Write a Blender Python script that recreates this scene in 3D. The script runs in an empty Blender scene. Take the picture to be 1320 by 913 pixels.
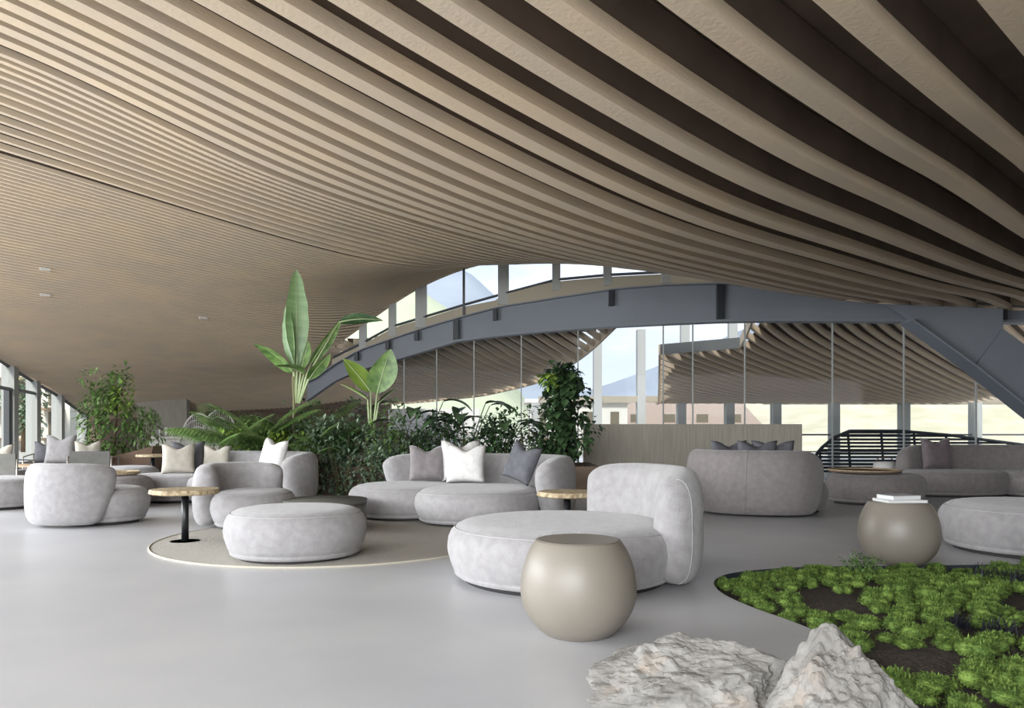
import bpy, math, random
import numpy as np
from mathutils import Vector, noise

# ------------------------------------------------------------------ camera
H = 1.15; F = 1000.0; HY = 553.0
scene = bpy.context.scene
C = scene.collection
cam_d = bpy.data.cameras.new('camera'); cam = bpy.data.objects.new('camera', cam_d); C.objects.link(cam)
cam.location = (0, 0, H); cam.rotation_euler = (math.pi/2, 0, 0)
cam_d.sensor_fit = 'HORIZONTAL'; cam_d.sensor_width = 36; cam_d.lens = 36*F/1320
cam_d.shift_y = (HY-456.5)/1320; cam_d.clip_start = .05; cam_d.clip_end = 3000
scene.camera = cam
scene.view_settings.view_transform = 'Standard'; scene.view_settings.look = 'None'
scene.view_settings.gamma = 1; scene.view_settings.use_curve_mapping = False
scene.view_settings.exposure = 0.8

# ------------------------------------------------------------------ world: pale sky with soft clouds
WORLD_STRENGTH = 1.15
w = bpy.data.worlds.new('sky'); scene.world = w; w.use_nodes = True
nt = w.node_tree; nt.nodes.clear()
def wn(t, **k):
    n = nt.nodes.new(t)
    for a, b in k.items(): setattr(n, a, b)
    return n
tc = wn('ShaderNodeTexCoord'); sep = wn('ShaderNodeSeparateXYZ'); nt.links.new(tc.outputs['Generated'], sep.inputs[0])
mp = wn('ShaderNodeMapping'); mp.inputs['Scale'].default_value = (3, 3, 7); nt.links.new(tc.outputs['Generated'], mp.inputs[0])
cl = wn('ShaderNodeTexNoise'); cl.inputs['Scale'].default_value = 1.3; cl.inputs['Detail'].default_value = 6
nt.links.new(mp.outputs[0], cl.inputs['Vector'])
cr = wn('ShaderNodeValToRGB'); cr.color_ramp.elements[0].position = .40; cr.color_ramp.elements[1].position = .60
nt.links.new(cl.outputs['Fac'], cr.inputs[0])
gr = wn('ShaderNodeValToRGB'); e = gr.color_ramp.elements
e[0].position = .0; e[0].color = (.62, .68, .75, 1); e[1].position = .7; e[1].color = (.22, .38, .70, 1)
nt.links.new(sep.outputs['Z'], gr.inputs[0])
mx = wn('ShaderNodeMixRGB'); nt.links.new(cr.outputs[0], mx.inputs[0]); nt.links.new(gr.outputs[0], mx.inputs[1]); mx.inputs[2].default_value = (.82, .84, .87, 1)
bg = wn('ShaderNodeBackground'); bg.inputs['Strength'].default_value = WORLD_STRENGTH
nt.links.new(mx.outputs[0], bg.inputs['Color'])
wo = wn('ShaderNodeOutputWorld'); nt.links.new(bg.outputs[0], wo.inputs[0])

# soft sun outside, behind the camera on the left, through the hall's open glass front
sd = bpy.data.lights.new('sun', 'SUN'); sun = bpy.data.objects.new('sun', sd); C.objects.link(sun)
sd.energy = 3.2; sd.angle = math.radians(12); sd.color = (1, .95, .88)
sun.rotation_euler = (math.radians(38), math.radians(-30), math.radians(20))
# daylight entering by the glazed front behind the viewer and by the glazed left side
def area(name, loc, target, sx, sy, power, col, spread=110):
    d = bpy.data.lights.new(name, 'AREA'); o = bpy.data.objects.new(name, d); C.objects.link(o)
    d.shape = 'RECTANGLE'; d.size = sx; d.size_y = sy; d.energy = power; d.color = col; d.spread = math.radians(spread)
    o.location = loc; o.rotation_euler = (Vector(target)-Vector(loc)).to_track_quat('-Z', 'Y').to_euler()
area('daylight_front', (-4.5, -5.5, 3.0), (-2.5, 4.0, 0), 13, 2.4, 520, (.94, .97, 1))
area('daylight_left', (-12.5, 7.5, 2.9), (-4, 8.5, 0), 14, 2.2, 520, (.95, .98, 1))

# ------------------------------------------------------------------ helpers
R = random.Random(7)
def lin(c):
    if isinstance(c, str):
        c = [int(c[i:i+2], 16)/255 for i in (0, 2, 4)]
    return tuple(((x/12.92) if x <= .04045 else ((x+.055)/1.055)**2.4) for x in c)+(1,)
def G(px, py, z=0):
    Y = (H-z)*F/(py-HY); return Vector(((px-660)/F*Y, Y, z))
def P(px, py, Y): return Vector(((px-660)/F*Y, Y, H+(HY-py)/F*Y))
def tag(o, label=None, cat=None, group=None, kind=None):
    if label: o['label'] = label
    if cat: o['category'] = cat
    if group: o['group'] = group
    if kind: o['kind'] = kind
    return o
def thing(name, label, cat, loc, group=None):
    o = bpy.data.objects.new(name, None); C.objects.link(o); o.location = loc; o.empty_display_size = .1
    return tag(o, label, cat, group)
def mk(name, vf, mat, parent=None, smooth=True, origin=None):
    """world-space verts/faces -> one object (local to its parent)"""
    v, f = vf
    off = Vector(parent.location) if parent else Vector(origin or (0, 0, 0))
    if parent and parent.parent: off = off+Vector(parent.parent.location)
    me = bpy.data.meshes.new(name)
    me.from_pydata([tuple(Vector(p)-off) for p in v], [], [tuple(q) for q in f])
    if smooth is True:
        me.polygons.foreach_set('use_smooth', [True]*len(me.polygons))
    me.materials.append(mat); me.update()
    o = bpy.data.objects.new(name, me); C.objects.link(o)
    if parent: o.parent = parent
    elif origin: o.location = origin
    return o
def join(*ms):
    V, Fs = [], []
    for v, f in ms:
        n = len(V); V += [tuple(p) for p in v]; Fs += [tuple(i+n for i in q) for q in f]
    return V, Fs
def box(x0, x1, y0, y1, z0, z1):
    v = [(x0,y0,z0),(x1,y0,z0),(x1,y1,z0),(x0,y1,z0),(x0,y0,z1),(x1,y0,z1),(x1,y1,z1),(x0,y1,z1)]
    return v, [(0,3,2,1),(4,5,6,7),(0,1,5,4),(1,2,6,5),(2,3,7,6),(3,0,4,7)]
def rotz(vf, a, c=(0,0)):
    ca, sa = math.cos(a), math.sin(a)
    return [(c[0]+(p[0]-c[0])*ca-(p[1]-c[1])*sa, c[1]+(p[0]-c[0])*sa+(p[1]-c[1])*ca, p[2]) for p in vf[0]], vf[1]
def move(vf, d): return [(p[0]+d[0], p[1]+d[1], p[2]+d[2]) for p in vf[0]], vf[1]
def lathe(prof, cx, cy, n=48, z0=0):
    V, Fs = [], []
    for r, z in prof:
        for i in range(n):
            a = 2*math.pi*i/n; V.append((cx+r*math.cos(a), cy+r*math.sin(a), z0+z))
    for k in range(len(prof)-1):
        for i in range(n):
            j = (i+1) % n; Fs.append((k*n+i, k*n+j, (k+1)*n+j, (k+1)*n+i))
    Fs.append(tuple(range(n))[::-1]); Fs.append(tuple((len(prof)-1)*n+i for i in range(n)))
    return V, Fs
def tube(pts, r, n=8, r1=None, closed=False):
    pts = [Vector(p) for p in pts]; V, Fs = [], []; m = len(pts)
    for k, p in enumerate(pts):
        if closed: t = pts[(k+1) % m]-pts[k-1]
        else: t = pts[min(k+1, m-1)]-pts[max(k-1, 0)]
        t.normalize(); a = t.cross(Vector((0,0,1)))
        if a.length < 1e-3: a = Vector((1,0,0))
        a.normalize(); b = a.cross(t); rr = r if r1 is None else r+(r1-r)*k/(m-1)
        for i in range(n):
            q = 2*math.pi*i/n; V.append(tuple(p+a*rr*math.cos(q)+b*rr*math.sin(q)))
    for k in range(m if closed else m-1):
        k2 = (k+1) % m
        for i in range(n):
            j = (i+1) % n; Fs.append((k*n+i, k*n+j, k2*n+j, k2*n+i))
    if not closed:
        Fs.append(tuple(range(n))[::-1]); Fs.append(tuple((m-1)*n+i for i in range(n)))
    return V, Fs
def prism(poly, thick, axis=(0,1,0)):
    """front polygon (3D points) extruded by thick along axis"""
    a = Vector(axis).normalized()*thick; n = len(poly)
    V = [tuple(Vector(p)) for p in poly]+[tuple(Vector(p)+a) for p in poly]
    return V, [tuple(range(n)), tuple(range(n, 2*n))[::-1]]+[(i, i+n, (i+1) % n+n, (i+1) % n) for i in range(n)]
def catmull(pts, n):
    pts = [np.array(p, float) for p in pts]
    P_ = [2*pts[0]-pts[1]]+pts+[2*pts[-1]-pts[-2]]; out = []
    for i in range(1, len(P_)-2):
        for k in range(24):
            t = k/24; a, b, c, d = P_[i-1:i+3]
            out.append(.5*((2*b)+(-a+c)*t+(2*a-5*b+4*c-d)*t*t+(-a+3*b-3*c+d)*t**3))
    out.append(P_[-2]); out = np.array(out)
    L = np.r_[0, np.cumsum(np.linalg.norm(np.diff(out, axis=0), axis=1))]
    s = np.linspace(0, L[-1], n)
    return np.stack([np.interp(s, L, out[:, i]) for i in range(out.shape[1])], 1), L[-1]

# ------------------------------------------------------------------ materials
def mat(name, col, rough=.6, metal=0, noise_scale=None, col2=None, bump=0, bscale=60, sheen=0, spec=.5, stretch=None, coat=0, detail=4):
    m = bpy.data.materials.new(name); m.use_nodes = True; t = m.node_tree; b = t.nodes['Principled BSDF']
    b.inputs['Base Color'].default_value = lin(col); b.inputs['Roughness'].default_value = rough
    b.inputs['Metallic'].default_value = metal; b.inputs['Specular IOR Level'].default_value = spec
    if sheen: b.inputs['Sheen Weight'].default_value = sheen; b.inputs['Sheen Roughness'].default_value = .4
    tcn = t.nodes.new('ShaderNodeTexCoord'); mpn = t.nodes.new('ShaderNodeMapping')
    t.links.new(tcn.outputs['Object'], mpn.inputs[0])
    if stretch: mpn.inputs['Scale'].default_value = stretch
    if noise_scale:
        n = t.nodes.new('ShaderNodeTexNoise'); n.inputs['Scale'].default_value = noise_scale; n.inputs['Detail'].default_value = detail
        r = t.nodes.new('ShaderNodeValToRGB'); r.color_ramp.elements[0].position = .35; r.color_ramp.elements[1].position = .65
        r.color_ramp.elements[0].color = lin(col); r.color_ramp.elements[1].color = lin(col2 or col)
        t.links.new(mpn.outputs[0], n.inputs['Vector']); t.links.new(n.outputs['Fac'], r.inputs[0]); t.links.new(r.outputs[0], b.inputs['Base Color'])
    if bump:
        n2 = t.nodes.new('ShaderNodeTexNoise'); n2.inputs['Scale'].default_value = bscale; n2.inputs['Detail'].default_value = 3
        bp = t.nodes.new('ShaderNodeBump'); bp.inputs['Strength'].default_value = bump; bp.inputs['Distance'].default_value = .02
        t.links.new(mpn.outputs[0], n2.inputs['Vector']); t.links.new(n2.outputs['Fac'], bp.inputs['Height']); t.links.new(bp.outputs[0], b.inputs['Normal'])
    return m
M = {}
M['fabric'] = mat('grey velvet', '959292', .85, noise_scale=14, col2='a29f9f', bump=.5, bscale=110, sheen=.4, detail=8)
M['fabric_taupe'] = mat('taupe velvet', '7b7573', .85, noise_scale=14, col2='86807e', bump=.5, bscale=110, sheen=.3, detail=8)  # darker, browner version of the grey velvet
M['piping'] = mat('pale piping', 'a19e9e', .8)
M['plinth'] = mat('dark plinth', '3a3838', .7)
M['sphere'] = mat('satin taupe lacquer', '847d72', .42, noise_scale=3, col2='888176', coat=.2)
M['slat'] = mat('greige timber slat', 'c2b29c', .75, noise_scale=1.2, col2='cdb99d', bump=.15, bscale=30, stretch=(1, 1, 3))
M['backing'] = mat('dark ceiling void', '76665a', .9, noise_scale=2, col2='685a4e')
M['floor'] = mat('polished microcement', 'bcbcbf', .34, noise_scale=.9, col2='c6c6c7', bump=.03, bscale=4, detail=8)
M['steel'] = mat('grey painted steel', '676c73', .5, noise_scale=.6, col2='6e737a')
M['steel_dark'] = mat('dark steel', '2f3338', .5)
M['fascia'] = mat('beige fascia', 'a39a88', .8)
M['concrete'] = mat('board marked concrete', '9d978c', .85, noise_scale=5, col2='aba598', bump=.4, bscale=8, stretch=(6, 6, .3))
M['black'] = mat('black powder coat', '17181a', .4)
M['live_wood'] = mat('pale rough cut wood', 'bfae8f', .7, noise_scale=18, col2='8f7d60', bump=.5, bscale=30)
M['wood_top'] = mat('pale wood', 'b8a288', .55, noise_scale=9, col2='a08a70', stretch=(1, 7, 1))
M['rug'] = mat('beige woven rug', 'a6a197', .95, noise_scale=60, col2='b7b2a8', bump=.8, bscale=160)
M['rug_edge'] = mat('rug binding', 'b9b3a3', .9)
M['charcoal'] = mat('charcoal stone top', '5c5b56', .5, noise_scale=6, col2='66645f')
M['pillow_white'] = mat('off white linen', 'cfcdca', .9, noise_scale=10, col2='dbd9d6', bump=.4, bscale=25)
M['pillow_taupe'] = mat('taupe velvet pillow', '857f7f', .8, noise_scale=10, col2='756f70', bump=.3, bscale=25, sheen=.3)
M['pillow_slate'] = mat('slate grey linen', '56565b', .9, noise_scale=10, col2='626267', bump=.3, bscale=25)
M['pillow_beige'] = mat('beige linen', 'b3ada0', .9, noise_scale=10, col2='bfb9ad', bump=.3, bscale=25)
M['pillow_mauve'] = mat('mauve grey velvet', '6f6467', .8, noise_scale=10, col2='655b5e', bump=.3, bscale=25, sheen=.3)
M['soil'] = mat('dark soil', '2c251f', .95, noise_scale=25, col2='453a31', bump=1, bscale=60)
M['moss'] = mat('bright moss', '526c2b', .85, noise_scale=12, col2='7d9844', bump=.6, bscale=90)
M['leaf'] = mat('green leaf', '4c6b36', .4, noise_scale=7, col2='80a05a')
M['leaf_bright'] = mat('yellow green leaf', '6d8b35', .5, noise_scale=3, col2='8aa548')
M['leaf_dark'] = mat('dark glossy leaf', '32472e', .3, noise_scale=7, col2='4f6a45')
M['leaf_grey'] = mat('grey green leaf', '5f7a5c', .45, noise_scale=7, col2='9aae94')
M['leaf_banana'] = mat('banana leaf', '6b8a5a', .4, noise_scale=2, col2='7f9b6b', stretch=(1, 1, 6))
M['leaf_black'] = mat('blackish purple blade', '23252c', .5)
M['rib'] = mat('pale leaf rib', 'a9b88a', .5)
M['stem'] = mat('green brown stem', '6d6a48', .7)
M['bark'] = mat('brown bark', '5b4a3a', .9, noise_scale=10, col2='6d5a48', bump=.6)
M['planter'] = mat('brown planter', '7a6555', .8, noise_scale=2, col2='6b5748')
M['void'] = M['backing']
M['timber'] = mat('weathered timber', '6e5d4e', .8, noise_scale=4, col2='5f5044', stretch=(.3, 3, 3))
M['column'] = mat('pale grey column', 'a8aaa6', .7)
M['mullion'] = mat('dark mullion', '4b4d4e', .5)
M['rattan'] = mat('white rattan', 'cfcdc8', .6)
M['white'] = mat('white plaster', 'd4d1ca', .8)
M['page'] = mat('white paper', 'dcdcda', .8)
M['book_grey'] = mat('pale grey cover', 'b9b9bd', .5)
M['frame_metal'] = mat('champagne metal', 'b7b0a4', .35, .8)
M['house'] = mat('white render', 'd6d3cb', .9)
M['house_dark'] = mat('window dark', '6e6656', .5)
M['roof_red'] = mat('roof tile', 'a89484', .9)
M['grass_dry'] = mat('dry grass slope', 'dccfb6', .95, noise_scale=.6, col2='c6bf9f', bump=1, bscale=2, detail=10)
M['gravel'] = mat('pale paving', 'b5b0a4', .95, noise_scale=.6, col2='a6a193')
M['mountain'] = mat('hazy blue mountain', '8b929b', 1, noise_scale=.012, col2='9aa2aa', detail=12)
M['hill'] = mat('hazy green hill', 'a9b095', 1, noise_scale=.03, col2='bcc0a0', detail=12)  # green paled by distance haze put into the colour
def rockmat(name, a, b, c):
    m = mat(name, a, .85, noise_scale=3.2, col2=b, bump=.9, bscale=14, detail=12)
    t = m.node_tree; bs = t.nodes['Principled BSDF']; src = bs.inputs['Base Color'].links[0].from_socket
    n = t.nodes.new('ShaderNodeTexNoise'); n.inputs['Scale'].default_value = 5; n.inputs['Detail'].default_value = 5
    r = t.nodes.new('ShaderNodeValToRGB'); r.color_ramp.elements[0].position = .56; r.color_ramp.elements[1].position = .72
    r.color_ramp.elements[0].color = (0,0,0,1); r.color_ramp.elements[1].color = (.6,.6,.6,1)
    x = t.nodes.new('ShaderNodeMixRGB'); x.inputs[2].default_value = lin(c)
    tcn = [q for q in t.nodes if q.type == 'MAPPING'][0]
    t.links.new(tcn.outputs[0], n.inputs['Vector'])
    t.links.new(n.outputs['Fac'], r.inputs[0]); t.links.new(r.outputs[0], x.inputs[0]); t.links.new(src, x.inputs[1]); t.links.new(x.outputs[0], bs.inputs['Base Color'])
    return m
M['rock'] = rockmat('pale quarried stone', '77746f', 'a3a09b', '957f66')
def glassmat(name, tint, refl):
    m = bpy.data.materials.new(name); m.use_nodes = True; t = m.node_tree; t.nodes.clear()
    tr = t.nodes.new('ShaderNodeBsdfTransparent'); tr.inputs[0].default_value = tint
    gl = t.nodes.new('ShaderNodeBsdfGlossy'); gl.inputs['Roughness'].default_value = .02
    lw = t.nodes.new('ShaderNodeLayerWeight'); lw.inputs[0].default_value = refl
    mxx = t.nodes.new('ShaderNodeMixShader'); o = t.nodes.new('ShaderNodeOutputMaterial')
    t.links.new(lw.outputs['Fresnel'], mxx.inputs[0]); t.links.new(tr.outputs[0], mxx.inputs[1]); t.links.new(gl.outputs[0], mxx.inputs[2]); t.links.new(mxx.outputs[0], o.inputs[0])
    return m
M['glass'] = glassmat('clear glass', (.86, .88, .88, 1), .07)
M['glass_thin'] = glassmat('partition glass', (.74, .76, .77, 1), .10)

# ------------------------------------------------------------------ ceiling surface
DEL = .55
def gfun(u): return .72-.69*u
ctl = []   # (X, Y, h)
def cs(px, py, j):
    s = (3+j)*DEL; u = (px-660)/F; Y = s/gfun(u); ctl.append((u*Y, Y, (HY-py)/F*Y))
def cy(px, py, Y): ctl.append(((px-660)/F*Y, Y, (HY-py)/F*Y))
for j, x in enumerate([1082, 862, 690, 557, 440, 349, 268, 193, 138, 85, 38]): cs(x, 0, j)
for j, y in enumerate([196, 301, 347, 371, 381]): cs(1320, y, j)
for j, y in zip(range(1, 7), [95, 192, 254, 292, 316, 332]): cs(990, y, j)
cs(1145, 199, 1); cs(1122, 37, 0); cs(1192, 97, 0); cs(1252, 144, 0)
for j, y in zip(range(3, 16), [65, 129, 174, 209, 237, 257, 274, 285, 296, 305, 311, 316, 320]): cs(660, y, j)
for j, y in zip(range(6, 18), [35, 74, 100, 125, 144, 164, 177, 192, 207, 224, 231, 241]): cs(330, y, j)
for j, y in zip(range(11, 18), [5, 20, 35, 49, 71, 86, 102]): cs(0, y, j)
def YB(u): return 19.745/(1+.3546*u)
for px, py, Y in [(0,200,11.1),(0,300,13.6),(0,400,17),(0,465,21),(200,350,15.9),(200,450,21),(200,505,28),
                  (380,350,15.9),(380,420,19.7),(380,480,25.7),(380,530,31.8),(100,540,30.6),(500,350,16.3),(500,300,13.6),
                  (660,347,16.7),(990,377,15.6),(1320,404,15.7),(1150,392,16.2)]: cy(px, py, Y)
for px, py in [(428,463),(466,419),(504,393),(537,370),(595,346),(640,335),(720,330),(800,325),(990,374)]:
    cy(px, py, YB((px-660)/F))
for X, Y, h in [(-10,-4,4.2),(-4,-5,3.2),(2,-6,2.4),(6,-3,2.3),(4,1,2.2),(7,4,2.2),(-12,3,4.3),(0,-1,2.3),(12,9,2.3),(9.5,7.5,2.22)]: ctl.append((X, Y, h))
ctl = np.array(ctl)
def tps_fit(c, lam):
    n = len(c); X = c[:, :2]
    d = np.linalg.norm(X[:, None]-X[None], axis=2); K = np.where(d > 0, d*d*np.log(d+1e-12), 0)+lam*np.eye(n)
    Pm = np.c_[np.ones(n), X]; A = np.block([[K, Pm], [Pm.T, np.zeros((3, 3))]])
    return np.linalg.solve(A, np.r_[c[:, 2], np.zeros(3)])
TW = tps_fit(ctl, 4.0)
def hmain(X, Y):
    X = np.asarray(X, float); Y = np.asarray(Y, float)
    d = np.sqrt((X[..., None]-ctl[:, 0])**2+(Y[..., None]-ctl[:, 1])**2)
    K = np.where(d > 0, d*d*np.log(d+1e-12), 0)
    z = K@TW[:-3]+TW[-3]+TW[-2]*X+TW[-1]*Y
    return np.maximum(z, .15)
def leftwall(Y): return -14.3-.301*(Y-22)
def in_main(X, Y):
    ok = (X > leftwall(Y)) & (Y > -6) & (Y < 32) & (X < 13)
    beyond = (Y+.3546*X > np.where(X > 2.6, 19.38, 19.7)) & (X > -4.95)
    return ok & ~beyond
def in_back(X, Y):
    ok = (X > leftwall(Y)) & (Y > -6) & (Y < 32) & (X < 13.3)
    return ok & ~((Y+.3546*X > 20.0) & (X > -4.95))
H2Y = [15, 17, 18, 21, 24, 27, 30]; H2 = [3.3, 2.85, 2.65, 1.93, 1.38, 1.08, .95]
_p = np.polyfit(H2Y, H2, 3)
def hrear(X, Y): X = np.asarray(X, float); Y = np.asarray(Y, float); d = Y+.3546*X-19.745; return np.polyval(_p, Y)+.5*np.exp(-(d/1.7)**2)
LE = [(15, 4.2), (18.2, 3.25), (21, 2.1), (24, .72), (26.2, -1.0), (27.5, -2.6), (31, -6)]
RE = [(15, 5.6), (18, 5.85), (20.3, 6.0), (20.9, 4.0), (29, 5.5), (31, 5.8)]
def in_rear(X, Y):
    beyond = (Y+.3546*X > 19.95) & (X > -4.95) & (Y < 29.6) & (X < 17)
    l = np.interp(Y, [a for a, b in LE], [b for a, b in LE]); r = np.interp(Y, [a for a, b in RE], [b for a, b in RE])
    return beyond & ((X < l) | (X > r))
ND = Vector((-.69, .72)).normalized(); TD = Vector((.72, .69)).normalized()
def slat_mesh(svals, wv, dv, hf, inside, step=.3, tr=(-26, 26), z0=0):
    V, Fs = [], []
    ts = np.arange(tr[0], tr[1], step)
    for s, w_, D in zip(svals, wv, dv):
        sc = s/.9972      # s is measured along the unnormalised pair
        X = ND.x*sc+TD.x*ts; Y = ND.y*sc+TD.y*ts
        ins = inside(X, Y); tv = []; runs = []
        def cut(ta, tb):      # ta inside, tb outside
            for _ in range(9):
                m = (ta+tb)/2
                if inside(np.array([ND.x*sc+TD.x*m]), np.array([ND.y*sc+TD.y*m]))[0]: ta = m
                else: tb = m
            return ta
        for i in range(len(ts)):
            if ins[i]:
                if not tv and i > 0: tv.append(cut(ts[i], ts[i-1]))
                tv.append(ts[i])
            elif tv:
                tv.append(cut(ts[i-1], ts[i])); runs.append(tv); tv = []
        if tv: runs.append(tv)
        for tv in runs:
            t_ = np.array(tv); X = ND.x*sc+TD.x*t_; Y = ND.y*sc+TD.y*t_; h = hf(X, Y); b = len(V)
            for i in range(len(t_)):
                for o, z in ((-w_/2, z0), (w_/2, z0), (w_/2, z0+D), (-w_/2, z0+D)):
                    V.append((X[i]+ND.x*o, Y[i]+ND.y*o, H+h[i]+z))
            for k in range(len(t_)-1):
                a = b+k*4; c = a+4
                for q in range(4):
                    r = (q+1) % 4; Fs.append((a+q, a+r, c+r, c+q))
            Fs.append((b, b+3, b+2, b+1)); e_ = b+(len(t_)-1)*4; Fs.append((e_, e_+1, e_+2, e_+3))
    return V, Fs
def backing_mesh(hf, inside, dz, x0, x1, y0, y1, st=.4):
    xs = np.arange(x0, x1, st); ys = np.arange(y0, y1, st); XX, YY = np.meshgrid(xs, ys, indexing='ij')
    hh = hf(XX, YY); ins = inside(XX, YY); V = []; Fs = []; idx = {}
    def vid(i, j):
        if (i, j) not in idx:
            idx[(i, j)] = len(V); V.append((XX[i, j], YY[i, j], H+hh[i, j]+dz))
        return idx[(i, j)]
    for i in range(len(xs)-1):
        for j in range(len(ys)-1):
            if ins[i, j] and ins[i+1, j] and ins[i, j+1] and ins[i+1, j+1]:
                Fs.append((vid(i, j), vid(i+1, j), vid(i+1, j+1), vid(i, j+1)))
    return V, Fs
SW = .15; SD = .10; BK = .42
sv, wv, dv = [], [], []
for j in range(-14, 15):
    sv.append((3+j)*DEL); wv.append(SW); dv.append(SD)
s_ = (3+15)*DEL
while s_ < 40:
    fine = s_ > 13.2; sv.append(s_); wv.append(.05 if fine else .085); dv.append(.06 if fine else .08); s_ += DEL*(.25 if fine else .5)
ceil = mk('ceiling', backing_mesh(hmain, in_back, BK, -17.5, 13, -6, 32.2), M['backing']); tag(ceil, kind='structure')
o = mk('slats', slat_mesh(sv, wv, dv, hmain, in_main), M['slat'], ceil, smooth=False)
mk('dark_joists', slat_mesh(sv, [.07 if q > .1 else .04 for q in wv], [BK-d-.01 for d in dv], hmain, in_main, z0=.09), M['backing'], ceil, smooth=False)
rsv = np.arange(2, 26, .30)
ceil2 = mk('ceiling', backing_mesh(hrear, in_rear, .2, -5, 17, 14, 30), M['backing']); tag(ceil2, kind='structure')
mk('slats', slat_mesh(rsv, [.08]*len(rsv), [.16]*len(rsv), hrear, in_rear, tr=(-26, 44)), M['slat'], ceil2, smooth=False)

def edge_board(line, hf, dz0, dz1, th=.05):
    line = np.array(line, float); Lc = np.r_[0, np.cumsum(np.linalg.norm(np.diff(line, axis=0), axis=1))]
    q_ = np.linspace(0, Lc[-1], 80); ps = np.stack([np.interp(q_, Lc, line[:, i]) for i in (0, 1)], 1); V, Fs = [], []
    for k, (x, y) in enumerate(ps):
        h = float(hf(x, y)); a, b = ps[max(k-1, 0)], ps[min(k+1, len(ps)-1)]; d = np.array(b)-np.array(a); d /= np.linalg.norm(d); nx, ny = -d[1]*th, d[0]*th
        for ox, oy, z in ((0, 0, dz0), (nx, ny, dz0), (nx, ny, dz1), (0, 0, dz1)): V.append((x+ox, y+oy, H+h+z))
    for k in range(len(ps)-1):
        for q in range(4): Fs.append((k*4+q, k*4+(q+1) % 4, k*4+4+(q+1) % 4, k*4+4+q))
    Fs.append((0,3,2,1)); m = 4*(len(ps)-1); Fs.append((m, m+1, m+2, m+3)); return V, Fs
mk('edge_board', edge_board([(x, 19.70-.3546*x) for x in np.linspace(-4.95, 2.6, 12)], hmain, 0, BK), M['slat'], ceil, smooth=False)
mk('edge_board', edge_board([(x, 19.38-.3546*x) for x in np.linspace(2.6, 12.9, 12)], hmain, 0, BK), M['slat'], ceil, smooth=False)
mk('edge_board', edge_board([(3.10, 18.75)]+[(b, a) for a, b in LE[2:]], hrear, -.03, .25), M['slat'], ceil2, smooth=False)
mk('edge_board', edge_board([(b, a) for a, b in RE[2:4]], hrear, -.03, .25), M['mullion'], ceil2, smooth=False)
mk('edge_board', edge_board([(b, a) for a, b in RE[1:3]], hrear, -.03, .25), M['slat'], ceil2, smooth=False)
mk('edge_board', edge_board([(b, a) for a, b in RE[3:]], hrear, -.03, .25), M['slat'], ceil2, smooth=False)

for px, py, Y, wh in [(58,350,15.2,'upper one at the left'),(58,386,16.4,'lower one at the left'),(262,411,18.4,'one to the right above the cushions')]:
    X = (px-660)/F*Y; z = H+float(hmain(X, Y))-.03
    t = thing('ceiling_spotlight', 'tiny white spotlight bar between the ceiling slats, '+wh, 'light', (X, Y, z), 'spotlights between the ceiling slats')
    mk('housing', rotz(box(X-.09, X+.09, Y-.02, Y+.02, z-.02, z+.03), math.atan2(.69, .72), (X, Y)), M['white'], t, smooth=False)
    mk('mounting_stem', box(X-.01, X+.01, Y-.01, Y+.01, z+.03, z+.2), M['white'], t, smooth=False)

# ------------------------------------------------------------------ floor, with the planted bed cut out
bed_px = [(1400,728),(1300,728),(1200,729),(1100,730),(1040,731),(1000,733),(965,736),(938,740),(924,746),(920,752),(926,761),(942,771),(975,785),(1015,799),(1050,813),(1080,829),(1100,846),(1112,865),(1119,890),(1122,915),(1125,960),(1150,1040)]
bed = [G(x, y) for x, y in bed_px]
bed_s, _ = catmull([(p.x, p.y) for p in bed], 90)
bed_poly = [tuple(p) for p in bed_s]+[(5.6, bed_s[-1][1]), (bed_s[0][0]+.2, bed_s[0][1])]
bx0, bx1, by0, by1 = min(p[0] for p in bed_poly), max(p[0] for p in bed_poly), min(p[1] for p in bed_poly), max(p[1] for p in bed_poly)
import bmesh
def ngon_with_hole(outer, hole, z):
    from mathutils.geometry import tessellate_polygon
    o_ = [Vector((x, y, 0)) for x, y in outer]; h_ = [Vector((x, y, 0)) for x, y in hole]
    tris = tessellate_polygon([o_, h_]); V = [(v.x, v.y, z) for v in o_+h_]
    out = []
    for t in tris:
        a, b, c = [Vector(V[i]) for i in t]
        out.append(tuple(t) if (b-a).cross(c-a).z > 0 else tuple(reversed(t)))
    return V, out
fl = mk('floor', ngon_with_hole([(-24,-9),(20,-9),(20,31),(-24,31)], bed_poly, 0), M['floor'], smooth=False); tag(fl, kind='structure')
n = len(bed_poly)
edge = [(x, y, .0) for x, y in bed_poly]+[(x, y, -.12) for x, y in bed_poly]
mk('bed_edge', (edge, [(i, (i+1) % n, (i+1) % n+n, i+n) for i in range(n)]), M['steel_dark'], fl, smooth=False)
# soil: gently mounded
def inpoly(x, y, poly):
    c = False; m = len(poly)
    for i in range(m):
        x1, y1 = poly[i]; x2, y2 = poly[i-1]
        if (y1 > y) != (y2 > y) and x < (x2-x1)*(y-y1)/(y2-y1)+x1: c = not c
    return c
def edgedist(x, y): return min(math.hypot(x-p[0], y-p[1]) for p in bed_poly[:-2])
def soil_z(x, y):
    return -.07+.07*min(1, edgedist(x, y)/.5)+.012*noise.noise((x*4, y*4, 0))
sv_, sf_ = [], []
nx, ny = 70, 70
for i in range(nx+1):
    for j in range(ny+1):
        x = bx0-.02+(bx1-bx0+.04)*i/nx; y = by0-.02+(by1-by0+.04)*j/ny
        sv_.append((x, y, soil_z(x, y) if inpoly(x, y, bed_poly) else -.1))
for i in range(nx):
    for j in range(ny):
        a = i*(ny+1)+j; sf_.append((a, a+ny+1, a+ny+2, a+1))
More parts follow.
